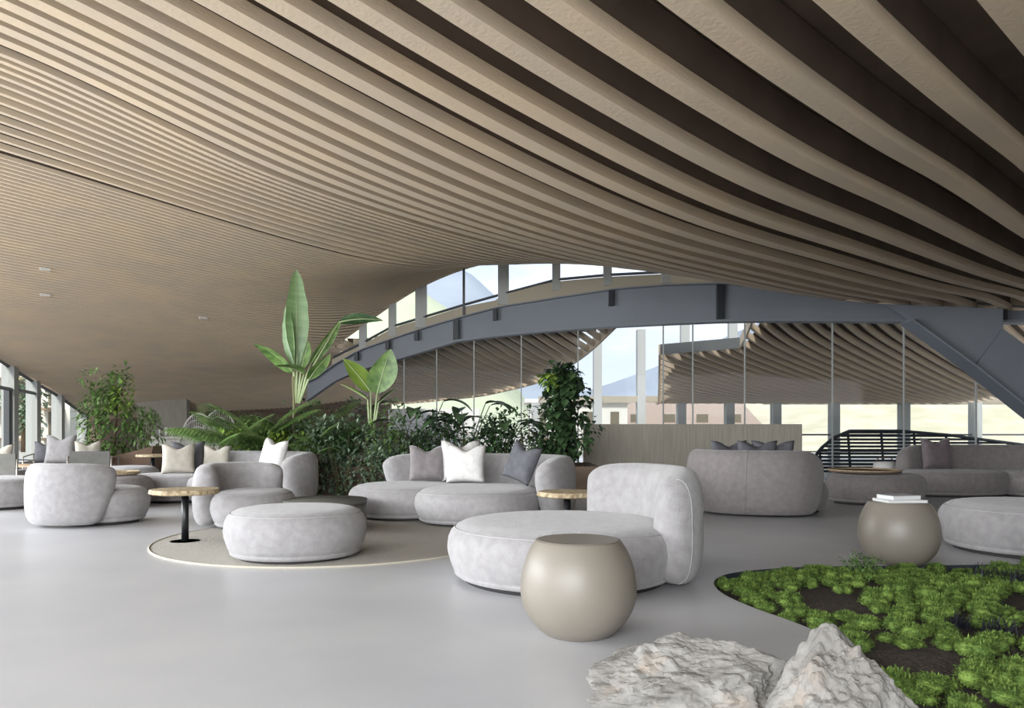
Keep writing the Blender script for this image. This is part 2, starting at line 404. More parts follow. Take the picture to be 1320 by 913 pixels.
tag(mk('soil', (sv_, sf_), M['soil']), 'dark brown soil filling the planted bed sunk into the floor', 'soil', kind='stuff')
tag(mk('ground', join(box(-260, 300, 31, 420, -.25, -.05), box(-260, -24, -60, 31, -.25, -.05), box(-24, 300, -260, -9, -.25, -.05), box(20, 300, -9, 31, -.25, -.05)), M['gravel'], smooth=False), kind='structure')

# ------------------------------------------------------------------ walls and windows
def yline(X): return 19.745-.3546*X
# back walls at the far left of the hall
a = P(180, 512, 29.4); b = P(240, 512, 29.4)
o = mk('wall_back', box(a.x, b.x+.1, 29.2, 29.5, 0, H+1.25), M['concrete'], smooth=False); tag(o, kind='structure')
o = mk('wall_far', box(-17.5, -4.9, 31.3, 31.6, 0, H+1.6), M['timber'], smooth=False); tag(o, kind='structure')
o = mk('wall_middle', box(1.43, P(1034,547,15.5).x, 15.5, 15.62, 0, H+.095), M['concrete'], smooth=False); tag(o, kind='structure')
o = mk('shade_wall_right', box(13.0, 13.25, -6, 14.8, 0, 3.7), M['concrete'], smooth=False); tag(o, kind='structure')  # unseen wall, added to keep daylight off the right side
o = mk('shade_wall_front', box(1.5, 13.0, -6.2, -6.0, 0, 3.6), M['concrete'], smooth=False); tag(o, kind='structure')  # added behind the viewer, out of view, to block light on the right
# white far counter block wall under the rear ceiling
o = mk('wall_rear', box(-4.6, -1.2, 28.8, 29.0, 0, 1.9), M['white'], smooth=False); tag(o, kind='structure')

# glazed left side: columns, head rail, panes
wn_ = 0
cols = [(px, Y) for px, Y in [(-25, 19.6), (13, 22), (43, 24.4), (75, 27.0), (107, 30.0)]]
pts = [Vector(((px-660)/F*Y, Y)) for px, Y in cols]
for k in range(len(pts)):
    p = pts[k]; h = float(hmain(p.x+.15, p.y))+H+.05
    t = tag(mk('trim_1', rotz(box(p.x-.16, p.x+.16, p.y-.2, p.y+.2, 0, h), .29, (p.x, p.y)), M['column'], smooth=False), kind='structure')
    if k < len(pts)-1:
        q = pts[k+1]; h2 = float(hmain(q.x+.15, q.y))+H+.05
        d = (q-p).normalized(); wn_ += 1
        win = tag(mk('window_%d' % wn_, ([(p.x, p.y, .1), (q.x, q.y, .1), (q.x, q.y, h2), (p.x, p.y, h)], [(0,1,2,3)]), M['glass'], smooth=False), kind='structure')
        mk('window_frame', join(tube([(p.x, p.y, h-.05), (q.x, q.y, h2-.05)], .07, 4), tube([(p.x, p.y, .1), (q.x, q.y, .1)], .06, 4)), M['mullion'], win, smooth=False)
        if k < 2:
            a = p+d*.3
            zz = H+(HY-501)/F*22-.02
            mk('transom', tube([(p.x+.1, p.y, zz), (q.x+.1, q.y, zz-.02)], .05, 4), M['mullion'], win, smooth=False)
# dark door frame left
dp = pts[0]+(pts[1]-pts[0])*.92
o = mk('door_1', box(dp.x-.06, dp.x+.10, dp.y-.1, dp.y+.1, 0, 2.25), M['mullion'], smooth=False); tag(o, kind='structure')

# clerestory above the steel arch
def onb(px, py, off=0): 
    u = (px-660)/F; Y = YB(u)+off; return Vector((u*Y, Y, H+(HY-py)/F*Y))
gb = [(428,463),(470,442),(508,421),(550,409),(595,395),(640,386),(658,374),(716,362),(781,356),(860,352)]
gt = [(428,463),(466,417),(504,391),(540,366),(595,343),(640,330),(658,328),(716,325),(781,322),(860,322)]
def ip(tab, px): return float(np.interp(px, [a for a, b in tab], [b for a, b in tab]))
mull = [430, 468, 506, 543, 598, 649, 717, 783, 858]
for k in range(len(mull)-1):
    x0, x1 = mull[k], mull[k+1]
    V = [onb(x0, ip(gb, x0)), onb(x1, ip(gb, x1)), onb(x1, ip(gt, x1)), onb(x0, ip(gt, x0))]
    wn_ += 1
    win = tag(mk('window_%d' % wn_, (V, [(0,1,2,3)]), M['glass'], smooth=False), kind='structure')
    m0 = x1; wd = {598: .03, 649: .14, 543: .15}.get(m0, .10)
    a = onb(m0, ip(gb, m0)); b = onb(m0, ip(gt, m0))
    mk('mullion', box(a.x-wd, a.x+wd, a.y-.08, a.y+.06, a.z-.25, b.z+.1), M['column'] if wd > .05 else M['mullion'], win, smooth=False)
    mk('window_frame', join(tube([V[0]+Vector((0,-.03,.02)), V[1]+Vector((0,-.03,.02))], .035, 4)), M['mullion'], win, smooth=False)
# beige fascia
bt = [(400,492),(430,470),(463,451),(508,435),(550,421),(598,407),(644,395),(720,383),(794,372),(860,367),(930,365),(1000,372),(1320,396)]
xs = list(range(428, 1000, 15))
top = [onb(x, ip(gb, x)+1, -.04) for x in xs]; bot = [onb(x, ip(bt, x)+4, -.04) for x in xs]
o = mk('trim_2', prism(top+bot[::-1], .12), M['fascia'], smooth=False); tag(o, kind='structure')

# ------------------------------------------------------------------ steel arch
bb = [(395,520),(435,492),(470,478),(515,465),(588,443),(640,436),(700,430),(780,424),(860,420),(930,417),(1000,416),(1320,418)]
xs = list(range(396, 1441, 12))
arch = thing('steel_arch', 'grey painted steel arch beam with inclined strut above the glass partition', 'beam', tuple(onb(660, 430, -.2)))
top = [onb(x, ip(bt, x)+2, -.25) for x in xs]; bot = [onb(x, ip(bb, x)-4, -.25) for x in xs]
n = len(xs)
mk('web', prism(top+bot[::-1], .05), M['steel'], arch, smooth=False)
def flange(line, y0, y1, th):
    V, Fs = [], []
    for p in line:
        for dy, dz in ((y0, 0), (y1, 0), (y1, th), (y0, th)): V.append((p.x, p.y+dy, p.z+dz))
    for k in range(len(line)-1):
        for q in range(4): Fs.append((k*4+q, k*4+(q+1) % 4, k*4+4+(q+1) % 4, k*4+4+q))
    Fs.append((0,3,2,1)); m = 4*(len(line)-1); Fs.append((m, m+1, m+2, m+3)); return V, Fs
mk('lower_flange', flange([p-Vector((0,0,.05)) for p in bot], -.16, .2, .05), M['steel'], arch, smooth=False)
mk('upper_flange', flange(top, -.12, .17, .03), M['steel'], arch, smooth=False)
for x, big in [(460,0),(500,0),(537,0),(588,1),(638,0),(787,0),(927,1),(1289,1)]:
    p = onb(x, ip(bt, x)+2, -.25); q = onb(x, ip(bb, x)-4, -.25); z0 = q.z if big else p.z-(p.z-q.z)*.45
    hw = .07 if big else .05
    mk('stiffener', box(p.x-hw, p.x+hw, p.y-.14, p.y, z0, p.z-.01), M['steel_dark'], arch, smooth=False)
# inclined strut with its gusset plates
strut = arch
pl = [onb(x, y, -.5) for x, y in [(1140,392),(1178,418),(1256,474),(1293,424),(1293,398)]]
mk('gusset_plate', prism(pl, .06), M['steel'], strut, smooth=False)
pl = [onb(x, y, -.55) for x, y in [(1293,424),(1256,474),(1330,533),(1420,600),(1450,560),(1340,458)]]
mk('strut_plate', prism(pl, .35), M['steel'], strut, smooth=False)
ln = [onb(x, y, -.55) for x, y in [(1172,415),(1256,476),(1330,535),(1420,602)]]
mk('strut_flange', flange(ln, -.14, .4, .05), M['steel'], strut, smooth=False)

# ------------------------------------------------------------------ glass partition below the arch
joints = [455, 521, 563, 611, 672, 745, 855, 893, 960, 1073, 1165, 1258, 1340]
for k in range(len(joints)-1):
    x0, x1 = joints[k], joints[k+1]
    a0, a1 = onb(x0, ip(bb, x0)-3, -.1), onb(x1, ip(bb, x1)-3, -.1)
    if x0 >= 1165: a1.z = H+(HY-(415+(x1-1172)*.72))/F*a1.y if x1 > 1172 else a1.z
    if x0 >= 1258: a0.z = H+(HY-(415+(x0-1172)*.72))/F*a0.y
    wn_ += 1
    win = tag(mk('window_%d' % wn_, ([(a0.x, a0.y, .02), (a1.x, a1.y, .02), tuple(a1), tuple(a0)], [(0,1,2,3)]), M['glass_thin'], smooth=False), kind='structure')
    mk('joint', box(a1.x-.014, a1.x+.014, a1.y-.02, a1.y+.02, .02, a1.z), M['rib'] if 0 else M['column'], win, smooth=False)

# rear facade of the hall beyond: columns, panes
rc = [(690,29),(722,29),(770,29),(826,29),(878,29),(940,29),(1000,29),(1075,29),(1165,29),(1257,29),(1345,29)]
for k, (px, Y) in enumerate(rc):
    x = (px-660)/F*Y; top = H+1.0 if px > 850 else H+.98
    if px in (770, 826): top = H+3.7
    tag(mk('trim_3', box(x-.15, x+.15, Y-.2, Y+.2, 0, top), M['column'], smooth=False), kind='structure')
for px in (884, 946):
    x = (px-660)/F*29; tag(mk('trim_4', box(x-.16, x+.16, 29.05, 29.3, H+1.2, H+4.4), M['column'], smooth=False), kind='structure')
tag(mk('trim_5', join(box(1.0, 9.6, 28.85, 29.15, H+1.0, H+1.22), box(9.6, 22, 29.5, 29.7, H+.93, H+1.3)), M['fascia'], smooth=False), kind='structure')
for k in range(len(rc)-1):
    x0 = (rc[k][0]-660)/F*29; x1 = (rc[k+1][0]-660)/F*29; wn_ += 1
    win = tag(mk('window_%d' % wn_, ([(x0, 29, .1), (x1, 29, .1), (x1, 29, H+1), (x0, 29, H+1)], [(0,1,2,3)]), M['glass'], smooth=False), kind='structure')
    mk('window_frame', box(x0+.15, x1-.15, 28.96, 29.04, .9, .96), M['mullion'], win, smooth=False)

# ------------------------------------------------------------------ upholstery
def seat_parts(root, cx, cy, rx, ry, h=.45, rot=0, m='fabric', ex=2.0, plinth=True, seam=True, name='seat'):
    n = 72; ca, sa = math.cos(rot), math.sin(rot)
    def ring(ins, z):
        out = []
        for i in range(n):
            a = 2*math.pi*i/n; c, s = math.cos(a), math.sin(a)
            k = (abs(c)**ex+abs(s)**ex)**(-1/ex)
            x = (rx-ins)*k*c; y = (ry-ins)*k*s
            out.append((cx+x*ca-y*sa, cy+x*sa+y*ca, z))
        return out
    b = .035
    prof = [(.16,b),(.075,b+.004),(.055,b+.02),(.052,b+.04),(.058,b+.047),(.045,b+.055),(.03,b+.09),(.008,b+.16),(0,h*.55),(.008,h*.72),(.03,h*.83),(.055,h*.885),(.062,h*.893),(.07,h*.91),(.11,h*.955),(.18,h*.985),(.30,h*1.0)]
    rm = min(rx, ry); prof += [(.30+(rm-.30)*f, h*(1+.012*f)) for f in (.3, .6, .93)]
    V, Fs = [], []
    for ins, z in prof: V += ring(min(ins, rm*.97), z)
    for k in range(len(prof)-1):
        for i in range(n):
            j = (i+1) % n; Fs.append((k*n+i, k*n+j, (k+1)*n+j, (k+1)*n+i))
    Fs.append(tuple((len(prof)-1)*n+i for i in range(n))); Fs.append(tuple(range(n))[::-1])
    st = mk(name, (V, Fs), M[m], root)
    if seam: mk('piping', tube(ring(.057, h*.889), .006, 6, closed=True), M['piping'] if m == 'fabric' else M[m], st)
    if plinth: mk('plinth', join((ring(.13, .0)+ring(.13, b+.02), [(i, (i+1) % n, (i+1) % n+n, i+n) for i in range(n)]+[tuple(range(n))[::-1]])), M['plinth'], root)
def band(root, path, thick=.3, h=.84, m='fabric', z0=.03, slant=0, drop=(.18, .18), lean=0, seams=(), name='backrest', rend=None):
    N = 64; K = 28
    ps, L = catmull(path, 200); Ls = np.linspace(0, L, 200)
    rend = rend or thick*.62
    def base(l):
        x = np.interp(l, Ls, ps[:, 0]); y = np.interp(l, Ls, ps[:, 1])
        l0, l1 = max(l-.03, 0), min(l+.03, L)
        dx = np.interp(l1, Ls, ps[:, 0])-np.interp(l0, Ls, ps[:, 0]); dy = np.interp(l1, Ls, ps[:, 1])-np.interp(l0, Ls, ps[:, 1])
        q = math.hypot(dx, dy); return x, y, -dy/q, dx/q
    # arc positions dense at ends
    ang = np.linspace(0, math.pi/2, 12)
    ls = list(rend*(1-np.cos(ang)))+list(np.linspace(rend, L-rend, N-24+2)[1:-1])+list(L-rend+rend*np.sin(ang))
    def pt(l, th):
        e = 1
        if l < rend: e = math.sqrt(max(0, 1-(1-l/rend)**2))
        if l > L-rend: e = min(e, math.sqrt(max(0, 1-(1-(L-l)/rend)**2)))
        # height profile with softened ends
        f0 = max(0, 1-l/.55); f1 = max(0, 1-(L-l)/.55)
        hh = h-drop[0]*f0**2.2*(h)-drop[1]*f1**2.2*(h)
        c, s = math.cos(th), math.sin(th); ex = 3.2
        k = (abs(c)**ex+abs(s)**ex)**(-1/ex)
        off = k*c*thick/2*(.03+.97*e); zz = z0+(hh-z0)*(.5+.5*k*s*(.72+.28*e))
        bulge = 1
        if slant:
            mid = L/2; l = mid+(l-mid)*(1-slant*(1-zz/h)**1.2)
        x, y, nx_, ny_ = base(min(max(l, 0), L))
        off += lean*(zz/h-.5)
        return (x+nx_*off, y+ny_*off, zz)
    V = [pt(l, 2*math.pi*i/K) for l in ls for i in range(K)]; Fs = []
    for a in range(len(ls)-1):
        for i in range(K):
            j = (i+1) % K; Fs.append((a*K+i, a*K+j, (a+1)*K+j, (a+1)*K+i))
    Fs.append(tuple(range(K))[::-1]); Fs.append(tuple((len(ls)-1)*K+i for i in range(K)))
    o = mk(name, (V, Fs), M[m], root)
    for l, side in seams:
        th = [(-1.35+2.7*i/20)+(math.pi if side < 0 else 0) for i in range(21)]
        mk('seam', tube([pt(l*L, t) for t in th], .005, 5), M['piping'] if m == 'fabric' else M[m], o)
    return o
def pillow(label, loc, size, yaw, lean, m, group=None, roll=0, dent=.15, name='cushion'):
    loc = Vector(loc)
    if loc.z > .40 and loc.z < .62: loc.z = .438
    n = 16; V = []; Fs = []
    for side in (1, -1):
        for i in range(n+1):
            for j in range(n+1):
                a = -1+2*i/n; b = -1+2*j/n
                th = .085/ .5*size*((1-a**4)*(1-b**4))**.55
                x = a*(1-.07*(1-b*b)); z = b*(1-.07*(1-a*a))
                z -= dent*2*math.exp(-(a/.38)**2)*((b+1)/2)**3
                y = side*th+ .012*noise.noise((a*2+loc[0], b*2, side))*((1-a**4)*(1-b**4))
                V.append(Vector((x*size/2, y, z*size/2)))
    m1 = (n+1)**2
    for s in (0, 1):
        for i in range(n):
            for j in range(n):
                q = s*m1+i*(n+1)+j; f = (q, q+n+1, q+n+2, q+1); Fs.append(f if s else f[::-1])
    from mathutils import Euler
    e_ = Euler((lean, 0, 0)).to_matrix(); rz = Euler((0, 0, yaw)).to_matrix(); ry_ = Euler((0, roll, 0)).to_matrix()
    W = [rz@e_@ry_@v for v in V]; zmin = min(v.z for v in W)
    off = Vector(loc)+Vector((0, 0, -zmin))
    o = mk(name, ([v+off for v in W], Fs), M[m], origin=tuple(loc)); tag(o, label, 'cushion', group)
    mod = o.modifiers.new('weld', 'WELD'); mod.merge_threshold = .0005
    return o
def arc(cx, cy, r, a0, a1, n=7, ry=None):
    return [(cx+r*math.cos(math.radians(a0+(a1-a0)*i/(n-1))), cy+(ry or r)*math.sin(math.radians(a0+(a1-a0)*i/(n-1)))) for i in range(n)]

# front chaise
t = thing('chaise_lounge', 'large grey velvet round chaise with curved backrest behind the front globe table', 'sofa', (.4, 6.0, 0))
seat_parts(t, .40, 6.02, .90, .90, .45)
band(t, arc(.36, 6.02, .93, -38, 70), .33, .86, drop=(.10, .06), seams=((.06, -1), ))
# round ottoman in the centre
t = thing('round_ottoman', 'grey velvet round ottoman standing on the beige rug edge', 'ottoman', (-1.94, 6.98, 0))
seat_parts(t, -1.94, 6.98, .625, .60, .455)
# central curved sofa
t = thing('curved_sofa', 'grey velvet curved sofa with three cushions in front of the plants', 'sofa', (-.6, 10.2, 0))
seat_parts(t, -1.40, 10.25, .74, .78, .43, ex=2.2)
seat_parts(t, -.40, 9.72, .78, .90, .43, ex=2.5, rot=-.15)
band(t, [(-1.85,10.85),(-1.35,11.08),(-.6,11.12),(.1,10.98),(.55,10.6),(.68,10.05),(.52,9.5),(.28,9.15)], .30, .80, slant=.12, drop=(.12, .2))
GRPC = 'cushions on the central sofa'
pillow('taupe velvet cushion, leftmost on the central sofa', P(551,618,10.6)*1, .50, .08, -.22, 'pillow_taupe')
pillow('light linen cushion in the middle of the central sofa', P(601,623,10.3), .52, -.15, -.25, 'pillow_white')
pillow('small white cushion peeking behind the light linen cushion of the central sofa', (-.70, 10.68, .44), .56, .35, -.1, 'pillow_white')
pillow('slate grey cushion against the right arm of the central sofa', P(683,612,9.75)+Vector((-.1,0,0)), .50, -.75, -.3, 'pillow_slate', roll=.25)
# chair on the left of the rug
t = thing('tub_chair', 'light grey velvet tub chair behind the small wood table on the left', 'armchair', (-3.08, 9.05, 0))
seat_parts(t, -3.02, 9.08, .47, .50, .45, ex=2.3)
band(t, arc(-3.06, 9.12, .50, 228, 62, 9), .30, .745, slant=.15, drop=(.08, .06))
# left armchair seen from behind
t = thing('tub_chair', 'light grey velvet tub chair seen from behind at the far left', 'armchair', (-5.2, 9.4, 0))
seat_parts(t, -5.0, 9.55, .50, .50, .45, rot=.3)
band(t, arc(-5.22, 9.42, .46, 165, 352, 9), .28, .75, slant=.34, drop=(.10, .10), seams=((.48, 1), (.2, 1)))
# left edge ottoman
t = thing('round_ottoman', 'light grey round ottoman cut by the left edge of the picture', 'ottoman', (-7.6, 11.35, 0))
seat_parts(t, -7.6, 11.35, .72, .66, .45)
# little pouf with tray
t = thing('round_pouf', 'small grey pouf carrying a wooden tray behind the left tub chair', 'pouf', (-5.78, 11.5, 0))
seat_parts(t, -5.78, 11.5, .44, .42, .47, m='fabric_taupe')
t = thing('tray', 'round pale wooden tray lying on the small pouf on the left', 'tray', (-5.78, 11.5, .478))
mk('tray_base', lathe([(.30,0),(.31,.008),(.31,.02)], -5.85, 11.5, 40, .478), M['wood_top'], t)
mk('rim', lathe([(.295,.02),(.31,.02),(.315,.045),(.30,.045),(.295,.02)], -5.85, 11.5, 40, .478), M['live_wood'], t)
t = thing('round_ottoman', 'pale round ottoman behind the pouf with the wooden tray', 'ottoman', (-6.75, 13.7, 0))
seat_parts(t, -6.75, 13.7, .50, .50, .50)
# left curved sofa
t = thing('curved_sofa', 'light grey curved sofa behind the left tub chair with cushions', 'sofa', (-4.8, 13, 0))
seat_parts(t, -5.4, 12.45, .72, .62, .44, ex=2.3)
seat_parts(t, -4.3, 12.2, .75, .68, .44, ex=2.3)
band(t, [(-5.75,13.0),(-5.1,13.13),(-4.4,13.1),(-3.75,12.92),(-3.3,12.5),(-3.2,11.95),(-3.45,11.5)], .30, .78, slant=.1, drop=(.12, .2))
pillow('slate grey cushion at the left end of the left curved sofa', P(243,607,12.7), .52, .5, -.25, 'pillow_slate')
pillow('light blue grey cushion in front of the slate one on the left curved sofa', P(230,612,12.35), .5, .35, -.35, 'pillow_beige')
pillow('beige cushion with two points in the middle of the left curved sofa', P(279,605,12.75), .45, .0, -.2, 'pillow_beige')
pillow('white cushion leaning on the right arm of the left curved sofa', P(352,604,12.15), .55, -.6, -.25, 'pillow_white', roll=.1)
# dark loveseat seen from behind
t = thing('curved_loveseat', 'taupe curved loveseat seen from behind in front of the low wall', 'sofa', (3.2, 10.7, 0))
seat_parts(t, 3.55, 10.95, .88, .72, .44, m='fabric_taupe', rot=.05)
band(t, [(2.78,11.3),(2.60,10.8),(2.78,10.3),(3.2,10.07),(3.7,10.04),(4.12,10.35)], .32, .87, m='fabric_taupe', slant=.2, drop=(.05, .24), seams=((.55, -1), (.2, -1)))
for lb, px, Y, yw in [('dark grey cushion tip showing at the left end of the taupe loveseat back', 938, 10.62, .3), ('dark grey cushion tip showing in the middle of the taupe loveseat back', 975, 10.45, .1), ('dark grey cushion tip showing at the right of the taupe loveseat back', 996, 10.6, -.3)]:
    pillow(lb, ((px-660)/F*Y, Y, .50), .56, yw, .12, 'pillow_slate', roll=.0, dent=.12)
# far right sofa
t = thing('curved_sofa', 'long taupe curved sofa by the glass partition at the right edge', 'sofa', (8.5, 13.8, 0))
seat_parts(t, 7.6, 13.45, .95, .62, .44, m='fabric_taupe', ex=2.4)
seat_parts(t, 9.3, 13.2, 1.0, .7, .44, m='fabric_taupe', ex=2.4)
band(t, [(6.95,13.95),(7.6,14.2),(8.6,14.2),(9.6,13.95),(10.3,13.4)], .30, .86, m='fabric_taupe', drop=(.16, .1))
pillow('mauve grey cushion standing on the long taupe sofa at the right', P(1207,600,13.75), .56, .1, -.15, 'pillow_mauve')
# right round seat
t = thing('round_ottoman', 'large grey round ottoman cut by the right edge of the picture', 'ottoman', (4.95, 7.45, 0))
seat_parts(t, 5.02, 7.34, .88, .86, .455)
# dark pouf & tray
t = thing('round_pouf', 'dark round pouf between the taupe loveseat and the long taupe sofa', 'pouf', (5.62, 12, 0))
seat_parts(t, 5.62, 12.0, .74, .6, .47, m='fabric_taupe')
t = thing('tray', 'wide dark wooden tray on the dark round pouf', 'tray', (5.3, 12, .478))
mk('tray_base', lathe([(.50,0),(.52,.01),(.52,.025)], 5.45, 12.0, 40, .478), M['timber'], t)
mk('rim', lathe([(.50,.025),(.52,.025),(.53,.05),(.515,.05),(.50,.025)], 5.45, 12.0, 40, .478), M['wood_top'], t)

# ------------------------------------------------------------------ globe tables, books
def globe(label, x, y):
    t = thing('globe_table', label, 'side table', (x, y, 0))
    prof = [(.185,0),(.195,.004)]
    prof = [(.178,0)]
    for i in range(0, 31):
        z = .003+.521*i/30; q = (z-.255)/(.400 if z > .255 else .305)
        prof.append((.325*math.sqrt(1-q*q), z))
    prof += [(.236,.528),(.230,.5285)]
    mk('body', lathe(prof, x, y, 72), M['sphere'], t)
    mk('table_top', lathe([(.226,.5285),(.226,.5305),(.224,.531)], x, y, 72), M['sphere'], t, smooth=False)
globe('taupe globe side table in front of the round chaise', .372, 4.36)
globe('taupe globe side table with books beside the planted bed', 3.30, 6.62)
def book(label, x, y, z, w_, d_, h_, rot, cover):
    t = thing('book', label, 'book', (x, y, z), 'books on the right globe table')
    mk('pages', rotz(box(x-w_/2+.004, x+w_/2-.004, y-d_/2+.004, y+d_/2-.002, z+.003, z+h_-.003), rot, (x, y)), M['page'], t, smooth=False)
    mk('cover', rotz(join(box(x-w_/2, x+w_/2, y-d_/2, y+d_/2, z, z+.003), box(x-w_/2, x+w_/2, y-d_/2, y+d_/2, z+h_-.003, z+h_), box(x-w_/2, x+w_/2, y+d_/2-.003, y+d_/2, z+.003, z+h_-.003)), rot, (x, y)), M[cover], t, smooth=False)
book('wide white book, lower one on the globe table', 3.30, 6.60, .531, .34, .26, .022, .05, 'page')
book('white book with grey cover, upper one on the globe table', 3.29, 6.60, .553, .27, .21, .036, .22, 'book_grey')

# ------------------------------------------------------------------ wood top tables
def slab_table(label, x, y, r, z, pole=.035, base=.15, seed=1):
    t = thing('side_table', label, 'side table', (x, y, 0)); rr = random.Random(seed); n = 56
    ph = [rr.uniform(0, 6.3) for _ in range(4)]
    def rad(a): return r*(1+.03*math.sin(2*a+ph[0])+.02*math.sin(5*a+ph[1])+.012*math.sin(11*a+ph[2]))
    V, Fs = [], []
    for k, (ins, zz) in enumerate([(.02, z-.05), (.0, z-.04), (.008, z-.012), (.014, z)]):
        for i in range(n):
            a = 2*math.pi*i/n; q = rad(a)-ins+.004*math.sin(23*a+k); V.append((x+q*math.cos(a), y+q*math.sin(a), zz))
    for k in range(3):
        for i in range(n):
            j = (i+1) % n; Fs.append((k*n+i, k*n+j, (k+1)*n+j, (k+1)*n+i))
    Fs += [tuple(range(n))[::-1], tuple(3*n+i for i in range(n))]
    mk('table_top', (V, Fs), M['live_wood'], t, smooth=False)
    mk('pole', lathe([(pole,.01),(pole,z-.058)], x, y, 20), M['black'], t)
    mk('mounting_plate', box(x-.13, x+.13, y-.13, y+.13, z-.062, z-.05), M['black'], t, smooth=False)
    mk('base_plate', lathe([(base,0),(base,.008),(base-.004,.012)], x, y, 40), M['black'], t)
slab_table('pale live-edge wood side table with black pole on the left of the rug', -3.32, 7.88, .33, .54, seed=3)
slab_table('pale live-edge wood side table between the chaise and the central sofa', .53, 7.45, .29, .55, seed=5)
slab_table('small wood side table beside the brown planter at the far left', -6.9, 14.9, .30, .66, seed=9)
# dark low table behind ottoman
t = thing('coffee_table', 'low dark grey drum coffee table behind the central ottoman', 'coffee table', (-2.16, 9.0, 0))
mk('body', lathe([(.44,.012),(.47,.012),(.475,.02),(.475,.29)], -2.16, 8.95, 56, 0), M['charcoal'], t, smooth=True)
mk('table_top', lathe([(.475,.29),(.485,.295),(.485,.335),(.48,.342)], -2.16, 8.95, 56), M['charcoal'], t)
# rug
t = thing('rug', 'large round beige woven rug under the ottoman and wood table', 'rug', (-1.87, 8.12, 0))
mk('weave', lathe([(1.75,.0),(1.755,.008),(1.74,.012)], -1.87, 8.12, 96), M['rug'], t)
mk('binding', tube([(-1.87+1.75*math.cos(2*math.pi*i/96), 8.12+1.75*math.sin(2*math.pi*i/96), .008) for i in range(96)], .011, 6, closed=True), M['rug_edge'], t)

# ------------------------------------------------------------------ foliage tools
def leaf(base, d, length, width, droop=.3, fold=.25, seg=7, side=None, tip=1.0, wpos=.45):
    base = Vector(base); d = Vector(d).normalized(); up = Vector((0,0,1))
    s = d.cross(up) if side is None else Vector(side)
    if s.length < 1e-3: s = Vector((1,0,0))
    s.normalize(); nrm = s.cross(d).normalized(); V = []; Fs = []; p = base.copy(); dd = d.copy()
    for k in range(seg+1):
        f = k/seg; wd = width/2*(min(1, (f/.35))**.7*min(1, (1-f)/.42)**.55*(1+.05*math.sin(f*31))+.001) if wpos > .8 else width/2*math.sin(math.pi*min(1, max(0, f))**(.75 if wpos < .5 else 1))**.8 if 0 < f < 1 else width*.02
        nn = s.cross(dd).normalized()
        V += [p-s*wd+nn*fold*wd, p.copy(), p+s*wd+nn*fold*wd]
        dd = (dd+Vector((0,0,-droop/seg*2))).normalized(); p = p+dd*length/seg
    for k in range(seg):
        a = k*3; Fs += [(a, a+1, a+4, a+3), (a+1, a+2, a+5, a+4)]
    return V, Fs
def rdir(r, zmin=-.2, zmax=1):
    a = r.uniform(0, 2*math.pi); z = r.uniform(zmin, zmax); q = math.sqrt(max(0, 1-z*z)); return Vector((q*math.cos(a), q*math.sin(a), z))
def crown(c, rx, ry, rz, n, size, r, aspect=.5, droop=.4, zmin=-.6, seg=2, blobs=9):
    V, Fs = [], []
    bl = [(Vector((r.uniform(-.6,.6), r.uniform(-.6,.6), r.uniform(-.65,.75))), r.uniform(.3,.55)) for _ in range(blobs)]
    for _ in range(n):
        b, br = r.choice(bl); q = rdir(r, -.9, 1)*br*r.uniform(.75, 1.05)+b
        p = Vector((c[0]+q.x*rx, c[1]+q.y*ry, c[2]+q.z*rz))
        d = (Vector((q.x-b.x*.5, q.y-b.y*.5, q.z*.5+r.uniform(-.3,.4)))+rdir(r, -.5, .8)*.6).normalized()
        s = size*r.uniform(.6, 1.3)
        v, f = leaf(p, d, s, s*aspect, droop, .2, seg); m = len(V); V += v; Fs += [tuple(i+m for i in g) for g in f]
    return V, Fs
def bush(name, label, x, y, z0, rx, ry, h, m, n, size, seed, group=None, aspect=.5, zc=.55, cat='plant'):
    r = random.Random(seed); t = thing(name, label, cat, (x, y, z0), group)
    mk('foliage', crown((x, y, z0+h*zc), rx, ry, h*.62, n, size, r, aspect), M[m], t)
    st = []
    for k in range(6):
        a = r.uniform(0, 6.28); q = r.uniform(.2, .7)
        st.append(tube([(x+.05*math.cos(a), y+.05*math.sin(a), z0), (x+q*rx*.6*math.cos(a), y+q*ry*.6*math.sin(a), z0+h*.5), (x+q*rx*math.cos(a), y+q*ry*math.sin(a), z0+h*.85)], .012, 5, .004))
    mk('stem', join(*st), M['stem'], t)
    return t
def fern(name, label, x, y, z0, n, L, m, seed, group=None, spread=1, leaflet=.10):
    """palm-like fronds with leaflets"""
    r = random.Random(seed); t = thing(name, label, 'plant', (x, y, z0), group)
    for k in range(n):
        a = 2*math.pi*k/n+r.uniform(-.3, .3); el = r.uniform(.85, 1.4); ll = L*r.uniform(.75, 1.1); parts = []
        d = Vector((math.cos(a)*math.cos(el), math.sin(a)*math.cos(el), math.sin(el))); p = Vector((x, y, z0)); pts_ = [p.copy()]; dd = d.copy(); N = 24
        for i in range(N):
            dd = (dd+Vector((0,0,-.032*spread))+Vector((math.cos(a), math.sin(a), 0))*.03).normalized(); p = p+dd*ll/N; pts_.append(p.copy())
            if i > 6:
                s = dd.cross(Vector((0,0,1))).normalized(); q = leaflet*ll*2*math.sin(math.pi*min(.93, (i-2)/(N-1)))
                for sg in (1, -1):
                    parts.append(leaf(p, s*sg+dd*.5, q, q*.06+.008, .35, .1, 3)); parts.append(leaf(p-dd*ll/N/2, s*sg+dd*.5, q*.95, q*.06+.008, .35, .1, 3))
        parts.append(tube(pts_, .010, 5, .003))
        mk('frond', join(*parts), M[m], t)
    return t
